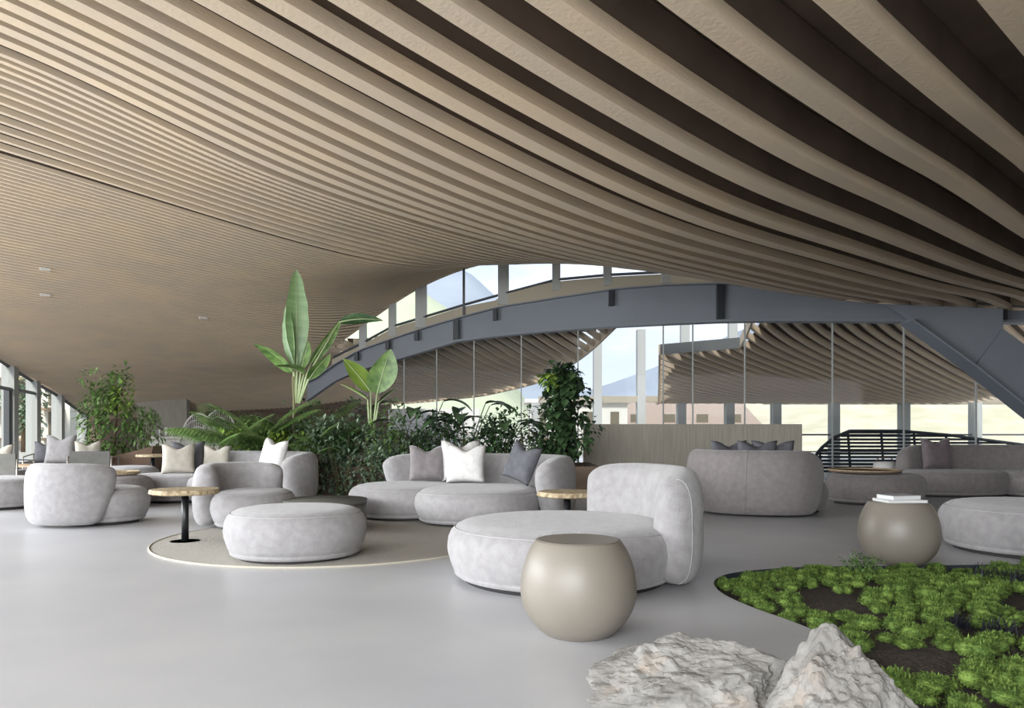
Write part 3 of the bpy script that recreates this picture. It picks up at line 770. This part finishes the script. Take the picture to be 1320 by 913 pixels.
def bigleaf(root, base, tip_dir, pet, length, width, m, droop=.25, fold=.3, side=None, seed=0):
    r = random.Random(seed); base = Vector(base); d = Vector(tip_dir).normalized()
    st = base+d*pet*.98+Vector((0, 0, .04*pet))
    lf = mk('leaf', leaf(st, d, length, width, droop, fold, 14, side), M[m], root)
    pts_ = []; p = st.copy(); dd = d.copy()
    for k in range(15): 
        pts_.append(p.copy()); dd = (dd+Vector((0,0,-droop/14*2))).normalized(); p = p+dd*length/14
    mk('midrib', tube([q+Vector((0,-.004,0)) for q in pts_], .012, 6, .003), M['rib'], lf)
    mk('leaf_stalk', tube([base, base.lerp(st, .5)+Vector((0,0,.02)), st], .022, 7, .013), M['rib'], root)

# ------------------------------------------------------------------ central planter
pl = thing('long_planter', 'long low timber planter box behind the sofas holding the jungle plants', 'planter', (-1.6, 14.2, 0))
mk('box', join(box(-4.9, 1.5, 13.35, 13.45, 0, .5), box(-4.9, 1.5, 14.95, 15.05, 0, .5), box(-4.9, -4.8, 13.45, 14.95, 0, .5), box(1.4, 1.5, 13.45, 14.95, 0, .5)), M['timber'], pl, smooth=False)
mk('potting_soil', box(-4.8, 1.4, 13.45, 14.95, .0, .42), M['soil'], pl, smooth=False)
Z0 = .42
PB = 14.2
def at(px, Y): return (px-660)/F*Y
# giant bird of paradise
x = at(378, 14.1)
t = thing('bird_of_paradise_plant', 'tallest plant with a huge upright paddle leaf under the ceiling', 'plant', (x, 14.1, Z0))
tr_ = (x, 14.1, Z0)
mk('trunk', tube([tr_, (x+.02, 14.1, 1.2), (x, 14.1, 2.1)], .05, 8, .035), M['stem'], t)
def P3(px, py, Y=14.1): return P(px, py, Y)
def bl(root, a, b, w_, m, dr=.2, fold=.3, side=None, pet_from=None, seed=0, Y0=14.1, Y1=14.1, wp=.45):
    A = P3(a[0], a[1], Y0); B = P3(b[0], b[1], Y1); d = (B-A); L = d.length; d.z += L*dr*.9
    lf = mk('leaf', leaf(A, d, L, w_, dr, fold, 14, side, 1, wp), M[m], root)
    p = A.copy(); dd = d.normalized(); pp = []
    for k in range(15): pp.append(p.copy()+Vector((0,-.006,0))); dd = (dd+Vector((0,0,-dr/14*2))).normalized(); p = p+dd*L/14
    mk('midrib', tube(pp, .013, 6, .003), M['rib'], lf)
    if pet_from is not None:
        C0 = P3(pet_from[0], pet_from[1], 14.1); mk('leaf_stalk', tube([C0, C0.lerp(A, .55)+Vector((0, 0, .05)), A], .025, 7, .014), M['rib'], root)
X1 = (1, 0, 0)
bl(t, (383,475), (382,347), .40, 'leaf_banana', .0, .5, (1, .35, 0), (382,520), wp=.9)
bl(t, (379,478), (372,388), .30, 'leaf_banana', .05, .5, (.8, -.5, 0), (382,520), wp=.9)
bl(t, (378,480), (329,438), .42, 'leaf', .35, .25, (.5, -.8, .35), (382,520), Y1=13.7)
bl(t, (388,478), (398,440), .34, 'leaf', .1, .4, (1, -.3, 0), (384,520))
bl(t, (392,482), (352,470), .34, 'leaf', .3, .3, None, (384,520), Y1=13.6)
bl(t, (400,470), (440,410), .26, 'leaf', .05, .5, (.8, .6, .1), (386,520))
bl(t, (436,416), (494,411), .22, 'leaf_dark', .22, .3, (0, -.6, .8), None)
mk('leaf_stalk', tube([P3(386,520), P3(405,470), P3(437,415)], .025, 7, .014), M['rib'], t)
bl(t, (398,490), (425,455), .28, 'leaf', .2, .4, (.8, .5, 0), (386,520))
# second paddle plant
t = thing('bird_of_paradise_plant', 'smaller plant with two bright upright paddle leaves right of the tallest one', 'plant', (at(478, 13.9), 13.9, Z0))
for a, b, w_, m, sd_ in [((478,505),(443,462),.36,'leaf_bright',(.7,.6,.6)), ((486,508),(503,450),.52,'leaf',(1,.2,0)), ((474,515),(440,495),.30,'leaf_bright',None), ((488,520),(512,500),.25,'leaf',None)]:
    bl(t, a, b, w_, m, .1, .25, sd_, (478,590), Y0=13.9, Y1=13.9)
# arching dark leaves
k = 0
for px, top_, n_, seed in [(540,512,7,1),(600,520,8,2),(645,535,7,3)]:
    k += 1; r = random.Random(seed)
    t = thing('arching_plant', ['dark glossy arching plant right of the two bright paddle leaves', 'dark arching plant in the middle behind the central sofa', 'low dark arching plant left of the climbing shrub'][k-1], 'plant', (at(px, 13.9), 13.9, Z0))
    b0 = Vector((at(px, 13.9), 13.9, Z0))
    for q in range(n_):
        a = 2*math.pi*q/n_+r.uniform(-.3,.3); hgt = (HY-top_)/F*13.9+H-Z0; hgt *= r.uniform(.65, .98)
        tipb = b0+Vector((math.cos(a)*.45, math.sin(a)*.3, hgt))
        mk('leaf_stalk', tube([b0, b0.lerp(tipb, .6)+Vector((0,0,.08)), tipb], .012, 6, .008), M['leaf_dark'], t)
        mk('leaf', leaf(tipb, (math.cos(a), math.sin(a)*.7, .45), .62, .24, .75, .3, 10), M['leaf_dark'], t)
# climbing dark shrub on the right
t = thing('climbing_shrub', 'dark leafy climbing shrub at the right end of the long planter', 'plant', (at(728, 13.7), 13.7, Z0))
r = random.Random(11); xx = at(728, 13.7)
mk('foliage', join(crown((xx, 13.7, 1.35), .42, .35, .95, 900, .17, r, .75, .6), crown((xx+.02, 13.7, 1.95), .36, .3, .35, 260, .17, r, .75, .6), crown((xx+.42, 13.6, 1.05), .25, .25, .35, 110, .13, r, .6, .6)), M['leaf_dark'], t)
mk('young_leaves', crown((xx-.25, 13.6, 2.05), .18, .15, .2, 50, .15, r, .8, .5), M['leaf_bright'], t)
mk('stem', join(*[tube([(xx, 13.7, Z0), (xx+r.uniform(-.15,.15), 13.7+r.uniform(-.1,.1), 1.2), (xx+r.uniform(-.25,.25), 13.7, 1.9)], .018, 6, .006) for _ in range(4)]), M['bark'], t)
# feathery palms on the left
for px, Y, L, seed, lb in [(335,13.9,1.6,21,'feathery palm at the left end of the long planter'),(322,14.5,1.3,22,'feathery palm tucked behind the left end of the planter'),(392,14.4,1.5,23,'feathery palm around the trunk of the tallest plant'),(430,13.8,1.05,24,'small feathery palm right of the tallest plant')]:
    fern('feather_palm', lb, at(px, Y), Y, Z0+.15, 15, L, 'leaf', seed, 'feather palms in the long planter', 1.1, .17)
# dense understorey
kinds = [('leaf_grey','grey green ivy-like shrub'),('leaf','mid green leafy shrub'),('leaf_dark','dark green leafy shrub'),('leaf_bright','bright green leafy shrub')]
spots = [(300,13.7,3,.42,.75),(325,13.65,1,.42,.8),(352,13.75,1,.45,.85),(372,13.6,3,.35,.7),(395,13.65,0,.45,.85),(420,13.65,0,.5,.8),(445,13.6,2,.45,.8),(468,13.62,0,.48,.85),(492,13.6,1,.42,.8),(515,13.65,0,.48,.9),(540,13.7,2,.45,.85),(565,13.7,2,.45,.9),(592,13.75,2,.45,.85),(620,13.7,2,.45,.85),(650,13.7,2,.42,.9),(680,13.7,2,.42,.95),(705,13.6,2,.4,.8),(345,14.5,2,.5,1.05),(400,14.5,2,.55,1.1),(455,14.5,2,.5,1.1),(510,14.5,1,.5,1.05),(560,14.6,2,.45,.95),(640,14.6,2,.45,.95)]
where = ['at the left end of the long planter','second from the left in the planter front','below the feathery palms','with round leaves near the white cushion','below the tallest plant','left of the gap between the sofas','in the gap between the sofas','below the two bright paddle leaves','right of the bright paddle leaves','just left of the central sofa','behind the left end of the central sofa','behind the taupe cushion','behind the light linen cushion','behind the middle of the central sofa','left of the slate cushion','behind the slate cushion','at the foot of the climbing shrub','in the back row at the left','in the back row behind the tallest plant','in the back row behind the gap','in the back row behind the paddle leaves','in the back row behind the taupe cushion','in the back row left of the climbing shrub']
for i, (px, Y, kd, rad, hh) in enumerate(spots):
    bush('leafy_shrub', kinds[kd][1]+' '+where[i], at(px, Y), Y, Z0-.05 if i < 17 else Z0, rad, .36, hh, kinds[kd][0], 420, .125, 100+i, 'low shrubs in the long planter', .5, .5)
# trailing foliage over the planter front
for i, px in enumerate((405, 440, 475)):
    bush('trailing_ivy', 'grey green ivy trailing over the planter, '+['left of the gap','in the middle of the gap','beside the central sofa arm'][i], at(px, 13.2), 13.2, .05, .38, .16, .75, 'leaf_grey', 380, .10, 300+i, 'ivy trailing over the long planter', .6, .5)

# ------------------------------------------------------------------ left background: tree in planter
x = at(158, 17)
t = thing('faceted_planter', 'brown faceted planter tub at the far left below the leafy tree', 'planter', (x, 17, 0))
V = [(x-.75,16.5,0),(x+.75,16.55,0),(x+.7,17.5,0),(x-.7,17.5,0),(x-.6,16.6,.42),(x+.05,16.35,.55),(x+.85,16.6,.78),(x+.75,17.5,.78),(x-.6,17.5,.5),(x,16.35,0)]
mk('tub', (V, [(0,9,5,4),(9,1,6,5),(1,2,7,6),(2,3,8,7),(3,0,4,8),(0,3,2,1,9)]), M['planter'], t, smooth=False)
mk('potting_soil', ([(x-.6,16.6,.41),(x+.05,16.37,.54),(x+.84,16.6,.72),(x+.74,17.48,.72),(x-.6,17.48,.48)], [(0,1,2,3,4)]), M['soil'], t, smooth=False)
mk('drape', prism([(x-.6,16.45,.4),(x-.3,16.36,.45),(x+.2,16.28,.58),(x+.0,16.28,.40),(x-.75,16.40,.05)], .05), M['planter'], t, smooth=False)
r = random.Random(31)
t = thing('leafy_tree', 'tall bright leafy tree growing in the brown faceted planter', 'tree', (x-.2, 17, .55))
mk('trunk', tube([(x-.2,17,.5),(x-.15,17,1.2),(x-.1,17,2.0)], .035, 7, .015), M['bark'], t)
mk('foliage', join(crown((x-.15,16.9,1.55), .62, .5, .85, 1100, .15, r, .4), crown((x-.05,16.9,2.0), .35, .3, .45, 300, .15, r, .4), crown((x-.35,16.8,.85), .55, .4, .4, 500, .13, r, .45)), M['leaf'], t)
mk('young_leaves', crown((x-.1,16.7,1.9), .5, .4, .55, 220, .14, r, .4), M['leaf_bright'], t)
bush('leafy_shrub', 'low dark palm-like shrub in the brown planter right of the tree', x+.5, 16.95, .68, .42, .4, .75, 'leaf', 500, .15, 33, None, .28)
# white counter with rattan chairs behind
cx = at(228, 18.5)
t = thing('counter', 'white textured counter at the far left behind the sofa cushions', 'counter', (cx, 18.5, 0))
mk('body', box(cx-.55, cx+.5, 18.2, 18.8, 0, .92), M['white'], t, smooth=False)
mk('worktop', box(cx-.6, cx+.55, 18.15, 18.85, .92, .97), M['white'], t, smooth=False)
r = random.Random(77)
for k in range(7):
    gx = cx-.5+k*.15; t = thing('glass_tumbler', 'small pale drinking glass standing on the white counter at the far left', 'glass', (gx, 18.4, .97), 'drinking glasses on the white counter')
    mk('bowl', lathe([(.03,0),(.034,.1),(.036,.14+.04*(k % 3))], gx, 18.4, 12, .97), M['rattan'], t)
def rattan(label, px, Y, w_, ztop, yaw):
    cx = at(px, Y); t = thing('rattan_chair', label, 'chair', (cx, Y, 0), 'white rattan lounge chairs')
    def rr(pts): return rotz((pts, []), yaw, (cx, Y))[0]
    hb = ztop-.5
    outer = [(cx+w_/2*math.cos(a)*1.0, Y+.25, .5+hb*math.sin(a)**.8 if a > 0 and a < math.pi else .5) for a in np.linspace(0, math.pi, 25)]
    mk('back_frame', tube(rr(outer), .022, 6), M['rattan'], t)
    ribs = []
    for i in range(19):
        f = -1+2*(i+.5)/19; zt = .5+hb*math.sqrt(max(0, 1-f*f))
        ribs.append(tube(rr([(cx+f*w_*.28, Y+.12, .48), (cx+f*w_*.42, Y+.24, (.5+zt)/2), (cx+f*w_/2, Y+.25, zt)]), .009, 5))
    for q in (.3, .5, .7, .85): ribs.append(tube(rr([(cx+w_/2*q*1.2*math.cos(a), Y+.2, .5+hb*q*math.sin(a)) for a in np.linspace(0, math.pi, 15)]), .009, 5))
    mk('backrest', join(*ribs), M['rattan'], t)
    mk('seat', rotz(lathe([(w_*.40,.0),(w_*.43,.03),(w_*.40,.07)], cx, Y, 24, .41), yaw, (cx, Y)), M['rattan'], t)
    for sx in (-1, 1):
        for sy in (-1, 1):
            mk('leg', tube(rr([(cx+sx*w_*.26, Y+sy*.2, .43), (cx+sx*w_*.34, Y+sy*.28, 0)]), .015, 6), M['rattan'], t)
rattan('white rattan lounge chair with fan back, left one behind the counter', 246, 17.6, 1.1, 1.50, -.35)
rattan('white rattan lounge chair with fan back, right one beside the palms', 275, 18.2, 1.0, 1.60, -.2)

# ------------------------------------------------------------------ far-left lounge chairs
def lounge(label, x, y, yaw, w_=.75, cm='pillow_slate', back='charcoal'):
    t = thing('lounge_chair', label, 'armchair', (x, y, 0), 'metal framed lounge chairs by the windows')
    def rr(vf): return rotz(vf, yaw, (x, y))
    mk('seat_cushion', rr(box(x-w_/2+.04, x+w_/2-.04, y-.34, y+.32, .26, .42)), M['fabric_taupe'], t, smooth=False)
    mk('backrest', rr(box(x-w_/2+.03, x+w_/2-.03, y+.30, y+.36, .26, .72)), M[back], t, smooth=False)
    for s in (-1, 1):
        p = [(x+s*w_/2, y-.38, 0), (x+s*w_/2, y-.38, .58), (x+s*w_/2, y+.36, .62), (x+s*w_/2, y+.40, 0)]
        mk('arm_frame', rr(tube(p, .016, 6)), M['frame_metal'], t)
    mk('seat_frame', rr(join(box(x-w_/2, x+w_/2, y-.38, y-.35, .22, .26), box(x-w_/2, x+w_/2, y+.33, y+.36, .22, .26))), M['frame_metal'], t, smooth=False)
    return t
lounge('dark backed lounge chair cut by the left edge of the picture', at(3, 13.6), 13.6, math.pi+.2)
pillow('pale cushion on the dark lounge chair at the left edge', (at(3, 13.6), 13.5, .43), .45, .2, -.2, 'pillow_beige')
lounge('lounge chair with a large grey cushion by the left windows', at(72, 16.2), 16.2, .3, 1.0)
pillow('large grey cushion on the lounge chair by the left windows', (at(78, 15.95), 15.95, .43), .60, .1, -.2, 'fabric')
pillow('dark cushion beside the large grey cushion by the left windows', (at(58, 16.1), 16.15, .43), .46, .3, -.2, 'pillow_slate')
lounge('dark backed lounge chair seen from behind left of the brown planter', at(121, 15.2), 15.2, math.pi+.3)
pillow('pale cushion draped on the dark lounge chair left of the brown planter', (at(112, 15.3), 15.35, .43), .48, .5, -.2, 'pillow_beige')
t = thing('low_table', 'low pale wooden table between the lounge chairs at the far left', 'table', (at(40, 15), 15, 0))
mk('table_top', box(at(40,15)-.55, at(40,15)+.45, 14.7, 15.4, .42, .46), M['wood_top'], t, smooth=False)
for sx in (-.48, .38):
    for sy in (14.76, 15.34): mk('leg', box(at(40,15)+sx-.02, at(40,15)+sx+.02, sy-.02, sy+.02, 0, .42), M['black'], t, smooth=False)

# ------------------------------------------------------------------ right background: slatted reflection, basket
t = thing('slatted_reflection', 'dark slatted shell modelling the ceiling reflected in the glass at the right', 'reflection', (9.0, 18.8, 0))  # solid slats modelled in place of the ceiling's reflection in the glass
parts = []
def stop(x): return float(np.interp(x, [7.2, 7.45, 7.8, 8.2, 9.4, 10.6, 11.6, 12.6], [.25, .62, .90, 1.07, 1.07, .97, .84, .72]))
for k in range(12):
    z = .10+.085*k
    xs_ = [x for x in np.arange(7.2, 12.7, .1) if stop(x) > z]
    if len(xs_) > 2:
        c = [(x, 18.6+.10*(x-9.2)**2*.25+.25*z, z) for x in xs_]
        V, Fs = [], []
        for p in c:
            for dy, dz in ((-.03, 0), (.03, .02), (.03, .055), (-.03, .035)): V.append((p[0], p[1]+dy, p[2]+dz))
        for q in range(len(c)-1):
            for i in range(4): Fs.append((q*4+i, q*4+(i+1) % 4, q*4+4+(i+1) % 4, q*4+4+i))
        parts.append((V, Fs))
mk('slats', join(*parts), M['steel_dark'], t, smooth=False)
mk('rim', tube([(x, 18.55+.025*(x-9.2)**2+.25*stop(x), stop(x)+.03) for x in np.arange(7.2, 12.7, .1)], .04, 6), M['steel_dark'], t)
mk('backing_shell', join(*[tube([(x, 18.75+.025*(x-9.2)**2, 0), (x, 18.7+.025*(x-9.2)**2+.2*stop(x), stop(x))], .03, 5) for x in (7.5, 8.2, 9, 9.8, 10.6, 11.4, 12.2)]), M['steel_dark'], t)
bxp = at(1134, 15.0)
t = thing('wicker_basket', 'pale wicker basket beside the left end of the long taupe sofa', 'basket', (bxp, 15.0, 0))
mk('body', lathe([(.16,0),(.20,.15),(.21,.40),(.19,.52),(.17,.52),(.18,.40)], bxp, 14.8, 24), M['rattan'], t)
mk('handle', tube([(bxp-.18, 14.8, .5), (bxp-.12, 14.8, .60), (bxp+.12, 14.8, .60), (bxp+.18, 14.8, .5)], .012, 6), M['bark'], t)

# ------------------------------------------------------------------ outside
def ridge(name, prof, Y, depth, m, nz, seed, label, base=0):
    V, Fs = [], []; pxs = np.arange(prof[0][0], prof[-1][0]+1, 12); ny = 14
    for px in pxs:
        zt = H+(HY-ip(prof, px))/F*Y
        for k in range(ny+1):
            f = k/ny; s = 1-abs(2*f-1); yy = Y-depth/2+depth*f
            x = (px-660)/F*Y; nn = noise.fractal((x*nz, yy*nz, seed), 1, 2.1, 6)
            V.append((x, yy, max(base, base+(zt-base)*s**.9+nn*(zt-base)*.05*(.4+s))))
    for i in range(len(pxs)-1):
        for k in range(ny):
            a = i*(ny+1)+k; Fs.append((a, a+ny+1, a+ny+2, a+1))
    tag(mk(name, (V, Fs), M[m]), kind='structure')
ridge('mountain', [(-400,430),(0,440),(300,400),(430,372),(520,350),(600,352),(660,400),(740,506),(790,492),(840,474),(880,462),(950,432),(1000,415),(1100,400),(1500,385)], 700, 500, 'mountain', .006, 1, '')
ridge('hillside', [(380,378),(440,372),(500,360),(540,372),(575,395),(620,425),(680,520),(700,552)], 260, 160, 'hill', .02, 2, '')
ridge('hillside', [(860,552),(930,530),(1000,505),(1080,480),(1200,455),(1320,440),(1600,420)], 62, 44, 'grass_dry', .08, 3, '', 0)
def house(label, x0, x1, y0, y1, h, roof, px_w=3, rows=2, flat=False):
    t = thing('house', label, 'building', ((x0+x1)/2, y0, 0))
    mk('wall', box(x0, x1, y0, y1, -.1, h), M['house'], t, smooth=False)
    for i in range(px_w):
        for k in range(rows):
            xa = x0+(x1-x0)*(i+.3)/px_w; xb = x0+(x1-x0)*(i+.65)/px_w; za = .8+k*(h-.6)/rows
            f = mk('window', box(xa, xb, y0-.06, y0+.02, za, za+1.3), M['house_dark'], t, smooth=False)
            mk('balcony', box(xa-.3, xb+.3, y0-.9, y0-.07, za-.3, za-.15), M['wood_top'], t, smooth=False)
    if not flat:
        mk('roof', ([(x0-.5,y0-.5,h),(x1+.5,y0-.5,h),(x1+.5,y1+.5,h),(x0-.5,y1+.5,h),(x0-.5,(y0+y1)/2,h+1.6),(x1+.5,(y0+y1)/2,h+1.6)], [(0,1,5,4),(2,3,4,5),(1,2,5),(3,0,4),(3,2,1,0)]), M['roof_red'], t, smooth=False)
    else: mk('roof', box(x0-.3, x1+.3, y0-.3, y1+.3, h, h+.2), M['house'], t, smooth=False)
house('white rendered house with small windows outside the left glazing', -29.5, -24.5, 43, 52, 5.6, True, 3, 3)
house('white house with timber balconies farther along outside the left glazing', -40, -32.5, 66, 76, 6.0, True, 3, 3)
house('pale house with a pinkish roof outside the rear windows', 7.0, 15.5, 50, 58, 1.4, True, 4, 1)
house('white flat building outside behind the climbing shrub', 1.0, 6.4, 43, 47, 2.6, True, 4, 1, True)
r = random.Random(91)
for i, (x, y, h, lb) in enumerate([(-25.2,40,3.6,'green garden tree outside the left glazing nearest to the tub chair'),(-22.5,43,3.2,'green garden tree outside beyond the third window from the left'),(-33,52,4.0,'garden tree in front of the balcony house')]):
    t = thing('garden_tree', lb, 'tree', (x, y, -.05), 'garden trees outside the left glazing')
    mk('trunk', tube([(x, y, -.05), (x, y, h*.5), (x+.1, y, h*.85)], .12, 6, .04), M['bark'], t)
    mk('foliage', crown((x, y, h*.6), 1.1, 1.1, h*.5, 900, .35, r, .6), M['leaf_grey'], t)

# ------------------------------------------------------------------ rocks
def rock(label, c, sx, sy, sz, seed, peak, rot=0):
    bm = bmesh.new(); bmesh.ops.create_icosphere(bm, subdivisions=6, radius=1)
    for v in bm.verts:
        p = v.co.copy(); q = p*1.0+Vector((seed*7.1, seed*3.3, 0))
        # planar facets
        f = 1.0
        rr = random.Random(seed)
        for k in range(16):
            n_ = Vector((rr.uniform(-1,1), rr.uniform(-1,1), rr.uniform(-.6,1))).normalized(); d = rr.uniform(.70, .93)
            t_ = p.dot(n_)
            if t_ > 0: f = min(f, d/t_)
        st = noise.noise((q.x*1.5, q.y*1.5, q.z*7+q.x*3))
        dsp = .09*noise.fractal(q*2.0, 1, 2.1, 4)+.05*(noise.noise(q*4.5)**2)*2-.05*max(0, .25-abs(noise.noise(q*3.1+Vector((9,0,0)))))*3+.006*st+.018*noise.fractal(q*11, .7, 2.3, 5)
        p = p*(f+dsp)
        v.co = Vector((p.x*sx*(1-.18*max(0, p.z)*peak), p.y*sy*(1-.18*max(0, p.z)*peak), p.z*sz+.12*sz*peak*max(0, 1-p.x*p.x*3-p.y*p.y*3)))
    zmin = min(v.co.z for v in bm.verts)
    me = bpy.data.meshes.new('rock'); 
    for v in bm.verts: v.co.z = max(v.co.z, -sz*.62)+sz*.62
    bm.to_mesh(me); bm.free(); me.materials.append(M['rock'])
    o = bpy.data.objects.new('boulder', me); C.objects.link(o); o.location = c; o.rotation_euler = (0, 0, rot)
    tag(o, label, 'rock'); return o
rock('broad pale grey boulder in the foreground, the left of the two', (.70, 2.95, 0), .45, .30, .222, 4, 0)
rock('pointed pale grey boulder beside the planted bed, the right of the two', (1.03, 2.42, 0), .25, .22, .325, 9, .2)

# ------------------------------------------------------------------ planted bed
def clump_mesh(seed):
    r = random.Random(seed); V, Fs = [], []
    parts = []
    for k in range(9):
        a = r.uniform(0, 6.28); q = r.uniform(0, .055); c = Vector((q*math.cos(a), q*math.sin(a), .018+.012*r.random())); rad = r.uniform(.035, .055)
        for i in range(110):
            d = rdir(r, -.15, 1); p = c+Vector((d.x*rad, d.y*rad, d.z*rad*.75))
            v, f = leaf(p-d*.008, d+rdir(r, -.3, 1)*.5, r.uniform(.014, .028), .007, .3, .2, 2); m = len(V); V += v; Fs += [tuple(g+m for g in ff) for ff in f]
        v, f = lathe([(rad*.5, -.02), (rad*.78, 0), (rad*.72, rad*.35), (rad*.38, rad*.56)], c.x, c.y, 10, c.z); m = len(V); V += v; Fs += [tuple(g+m for g in ff) for ff in f]
    me = bpy.data.meshes.new('moss_clump'); me.from_pydata([tuple(v) for v in V], [], Fs); me.materials.append(M['moss'])
    me.polygons.foreach_set('use_smooth', [True]*len(me.polygons)); return me
cms = [clump_mesh(500+i) for i in range(6)]
r = random.Random(5); placed = []
tries = 0
while len(placed) < 270 and tries < 60000:
    tries += 1
    x = r.uniform(bx0, bx1); y = r.uniform(by0, by1)
    if not inpoly(x, y, bed_poly) or edgedist(x, y) < .09: continue
    px = 660+F*x/y
    if px > 1370: continue
    if noise.noise((x*2.2, y*2.2, 4)) < -.12: continue
    if px > 1225 and y > 3.9 and y < 4.9 and r.random() < .8: continue
    py_ = HY+H*F/y
    if py_ > 960: continue
    sc = r.uniform(.8, 1.35)
    if any(math.hypot(x-a, y-b) < .074*(sc+c) for a, b, c in placed): continue
    placed.append((x, y, sc))
for i, (x, y, sc) in enumerate(placed):
    o = bpy.data.objects.new('moss_clump', cms[i % 6]); C.objects.link(o); o.location = (x, y, soil_z(x, y)); o.scale = (sc, sc, sc*r.uniform(.8, 1.3)); o.rotation_euler = (0, 0, r.uniform(0, 6.28))
    tag(o, 'rounded tuft of bright green moss growing in the planted bed', 'moss', 'moss tufts in the planted bed')
def smallshrub(label, px, py, wd, hh, m, seed, aspect=.45, n=420, size=.035):
    g = G(px, py); z = soil_z(g.x, g.y); rr = random.Random(seed)
    t = thing('small_shrub', label, 'plant', (g.x, g.y, z))
    mk('foliage', crown((g.x, g.y, z+hh*.5), wd, wd*.8, hh*.6, n, size, rr, aspect), M[m], t)
    tw = []
    for k in range(9):
        a = rr.uniform(0, 6.28); q = rr.uniform(.4, 1.1)*wd; tip = (g.x+q*math.cos(a), g.y+q*math.sin(a)*.6, z+hh*rr.uniform(.8, 1.15))
        tw.append(tube([(g.x, g.y, z), (g.x+q*.4*math.cos(a), g.y, z+hh*.5), tip], .004, 4, .0015))
        for j in range(10):
            f = .5+.5*j/10; p = Vector((g.x, g.y, z)).lerp(Vector(tip), f); tw.append(leaf(p, rdir(rr, -.2, .8), .03, .014, .3, .2, 2))
    mk('twig', join(*tw), M[m], t)
smallshrub('small green shrub with fine twigs in front of the right globe table', 1112, 748, .20, .20, 'leaf', 61)
def grass(label, px, py, n, hh, sp, seed):
    g = G(px, py); z = soil_z(g.x, g.y); rr = random.Random(seed); t = thing('grass_tuft', label, 'plant', (g.x, g.y, z), 'dark grass tufts in the planted bed')
    parts = [leaf((g.x+rr.uniform(-sp, sp)*.4, g.y+rr.uniform(-sp, sp)*.4, z), (rr.uniform(-.7,.7), rr.uniform(-.5,.5), 1), hh*rr.uniform(.6, 1.1), .010, .5, .2, 5) for _ in range(n)]
    mk('blade', join(*parts), M['leaf_black'], t)
grass('dark blackish grass tuft at the bed edge under the right ottoman', 1275, 752, 70, .17, .25, 71)
grass('dark blackish grass tuft at the right picture edge of the bed', 1312, 758, 60, .18, .2, 72)
grass('dark blackish grass tuft among the moss, left one', 1235, 812, 50, .12, .16, 73)
grass('dark blackish grass tuft among the moss, right one', 1285, 822, 60, .13, .2, 74)
